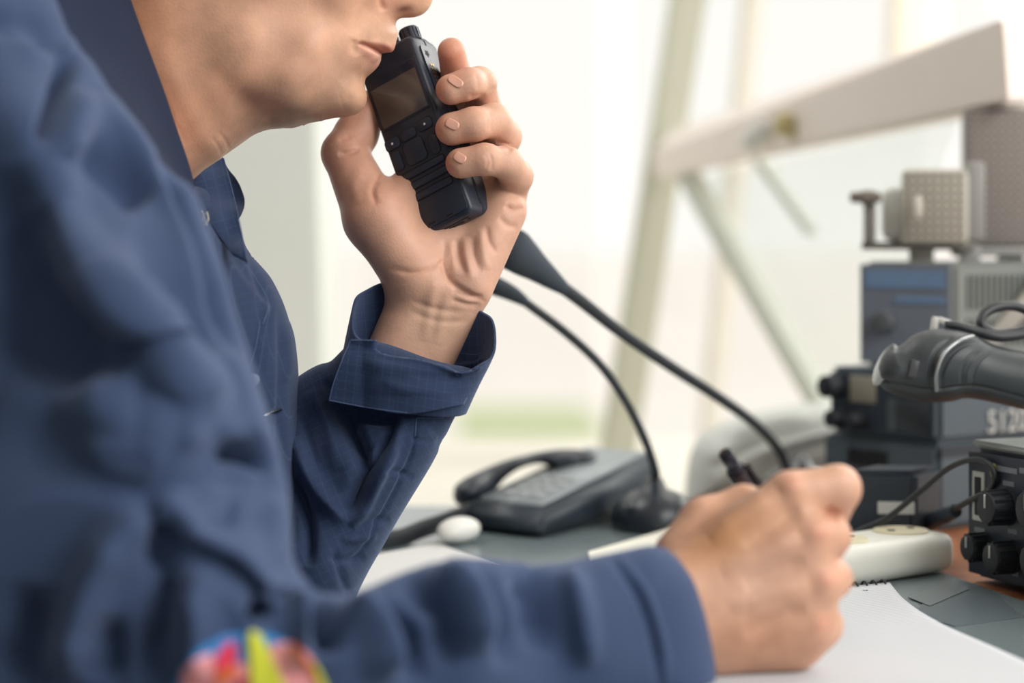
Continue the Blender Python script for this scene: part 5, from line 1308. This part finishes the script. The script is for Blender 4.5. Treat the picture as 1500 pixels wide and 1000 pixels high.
mic('nearer gooseneck microphone standing between the telephone and the writing hand', [mb2+Vector((0,0,0.037)),P(960,690,1.60),P(945,645,1.59),P(918,590,1.575),P(880,535,1.555),P(830,488,1.535),P(780,450,1.52),P(752,430,1.51)],
    [P(768,441,1.516),P(752,431,1.512),P(738,424,1.508),P(722,417,1.504),P(714,413,1.502)], [0.0036,0.0052,0.0060,0.0064,0.004], 0.0031, mb2, None)
# ---- pale curved cover behind the hand
CV = Vox((985, 560, -260), (1290, 780, 260), 4.5 if FAST else 3.5, 1.95)
CV.inflate([(1000,760),(1005,690),(1012,655),(1030,632),(1070,614),(1120,600),(1180,590),(1250,586),(1262,600),(1262,760)], [(1050,660,150,60,0),(1150,640,170,60,0),(1240,620,170,50,0)], it=2, blur=4)
V, Q = CV.pxmesh(); cv = Skin(CV.world(V), Q); cv.smooth(3)
cv.strokes([([(1040,690),(1100,650),(1180,625),(1250,612)], 10, -9), ([(1120,690),(1180,655),(1250,640)], 10, -8), ([(1060,640),(1120,622),(1190,608)], 7, 5)], tol=0.05)
tag(link('cover', cv.mesh('cover'), mat('pale_cover', lin(218,223,220), 0.5, mott=0.03)), 'pale grey curved cover on the sill behind the hand', 'cover')
# little sensor and knob on the beam
sn = empty('wall_switch', P(1108,200,2.20), 'small white switch box on the pale beam', 'switch'); add('box', lambda bm: bm_box(bm, P(1107,198,2.18), (0.020,0.02,0.032), Matrix.Rotation(0.6, 3, 'Y'), bevel=0.004), M_WHITE, sn)
kn = empty('latch', P(1155,185,2.13), 'small olive yellow latch on the pale beam', 'latch'); add('latch_body', lambda bm: bm_box(bm, P(1154,184,2.12), (0.026,0.02,0.022), Matrix.Rotation(0.2, 3, 'Y'), bevel=0.005), mat('olive_latch', lin(196,182,132), 0.5), kn)
def area(name, loc, target, size, power, color, size_y=None):
    l = bpy.data.lights.new(name, 'AREA'); l.energy = power; l.color = color; l.size = size
    if size_y: l.shape = 'RECTANGLE'; l.size_y = size_y
    o = bpy.data.objects.new(name, l); COL.objects.link(o); o.location = loc
    o.rotation_euler = (Vector(target)-Vector(loc)).to_track_quat('-Z', 'Y').to_euler()
    return o
area('window_and_fill_light', (1.6, 0.1, 2.1), (0.0, 1.25, 0.95), 1.6, 52, (1, 0.975, 0.95))
area('window_and_fill_light', (1.5, 2.9, 2.1), (0.0, 1.3, 0.95), 1.4, 30, (1, 0.97, 0.94))
l = area('window_and_fill_light', (-0.7, 2.1, 2.45), (0.9, 1.9, 1.0), 1.0, 5, (1, 0.985, 0.96)); l.data.spread = math.radians(95)  # added fill lamp for the beam and background, not a window
cam = bpy.data.cameras.new('camera'); co = bpy.data.objects.new('camera', cam); COL.objects.link(co)
co.location = (0, 0, CZ); co.rotation_euler = (math.pi/2, 0, 0)
cam.sensor_width = 36; cam.lens = 36*FPX/1500; cam.shift_y = -(500-HOR)/1500
cam.clip_start = 0.05; cam.clip_end = 2000
cam.dof.use_dof = True; cam.dof.focus_distance = 1.285; cam.dof.aperture_fstop = 3.5
SC.camera = co
SC.view_settings.view_transform = 'Standard'; SC.view_settings.look = 'None'
SC.cycles.use_denoising = True
SC.cycles.max_bounces = 6; SC.cycles.sample_clamp_indirect = 6
w = bpy.data.worlds.new('sky'); SC.world = w; w.use_nodes = True
nt = w.node_tree; bg = nt.nodes['Background']
bg.inputs[0].default_value = lin(255, 252, 247); bg.inputs[1].default_value = 1.08
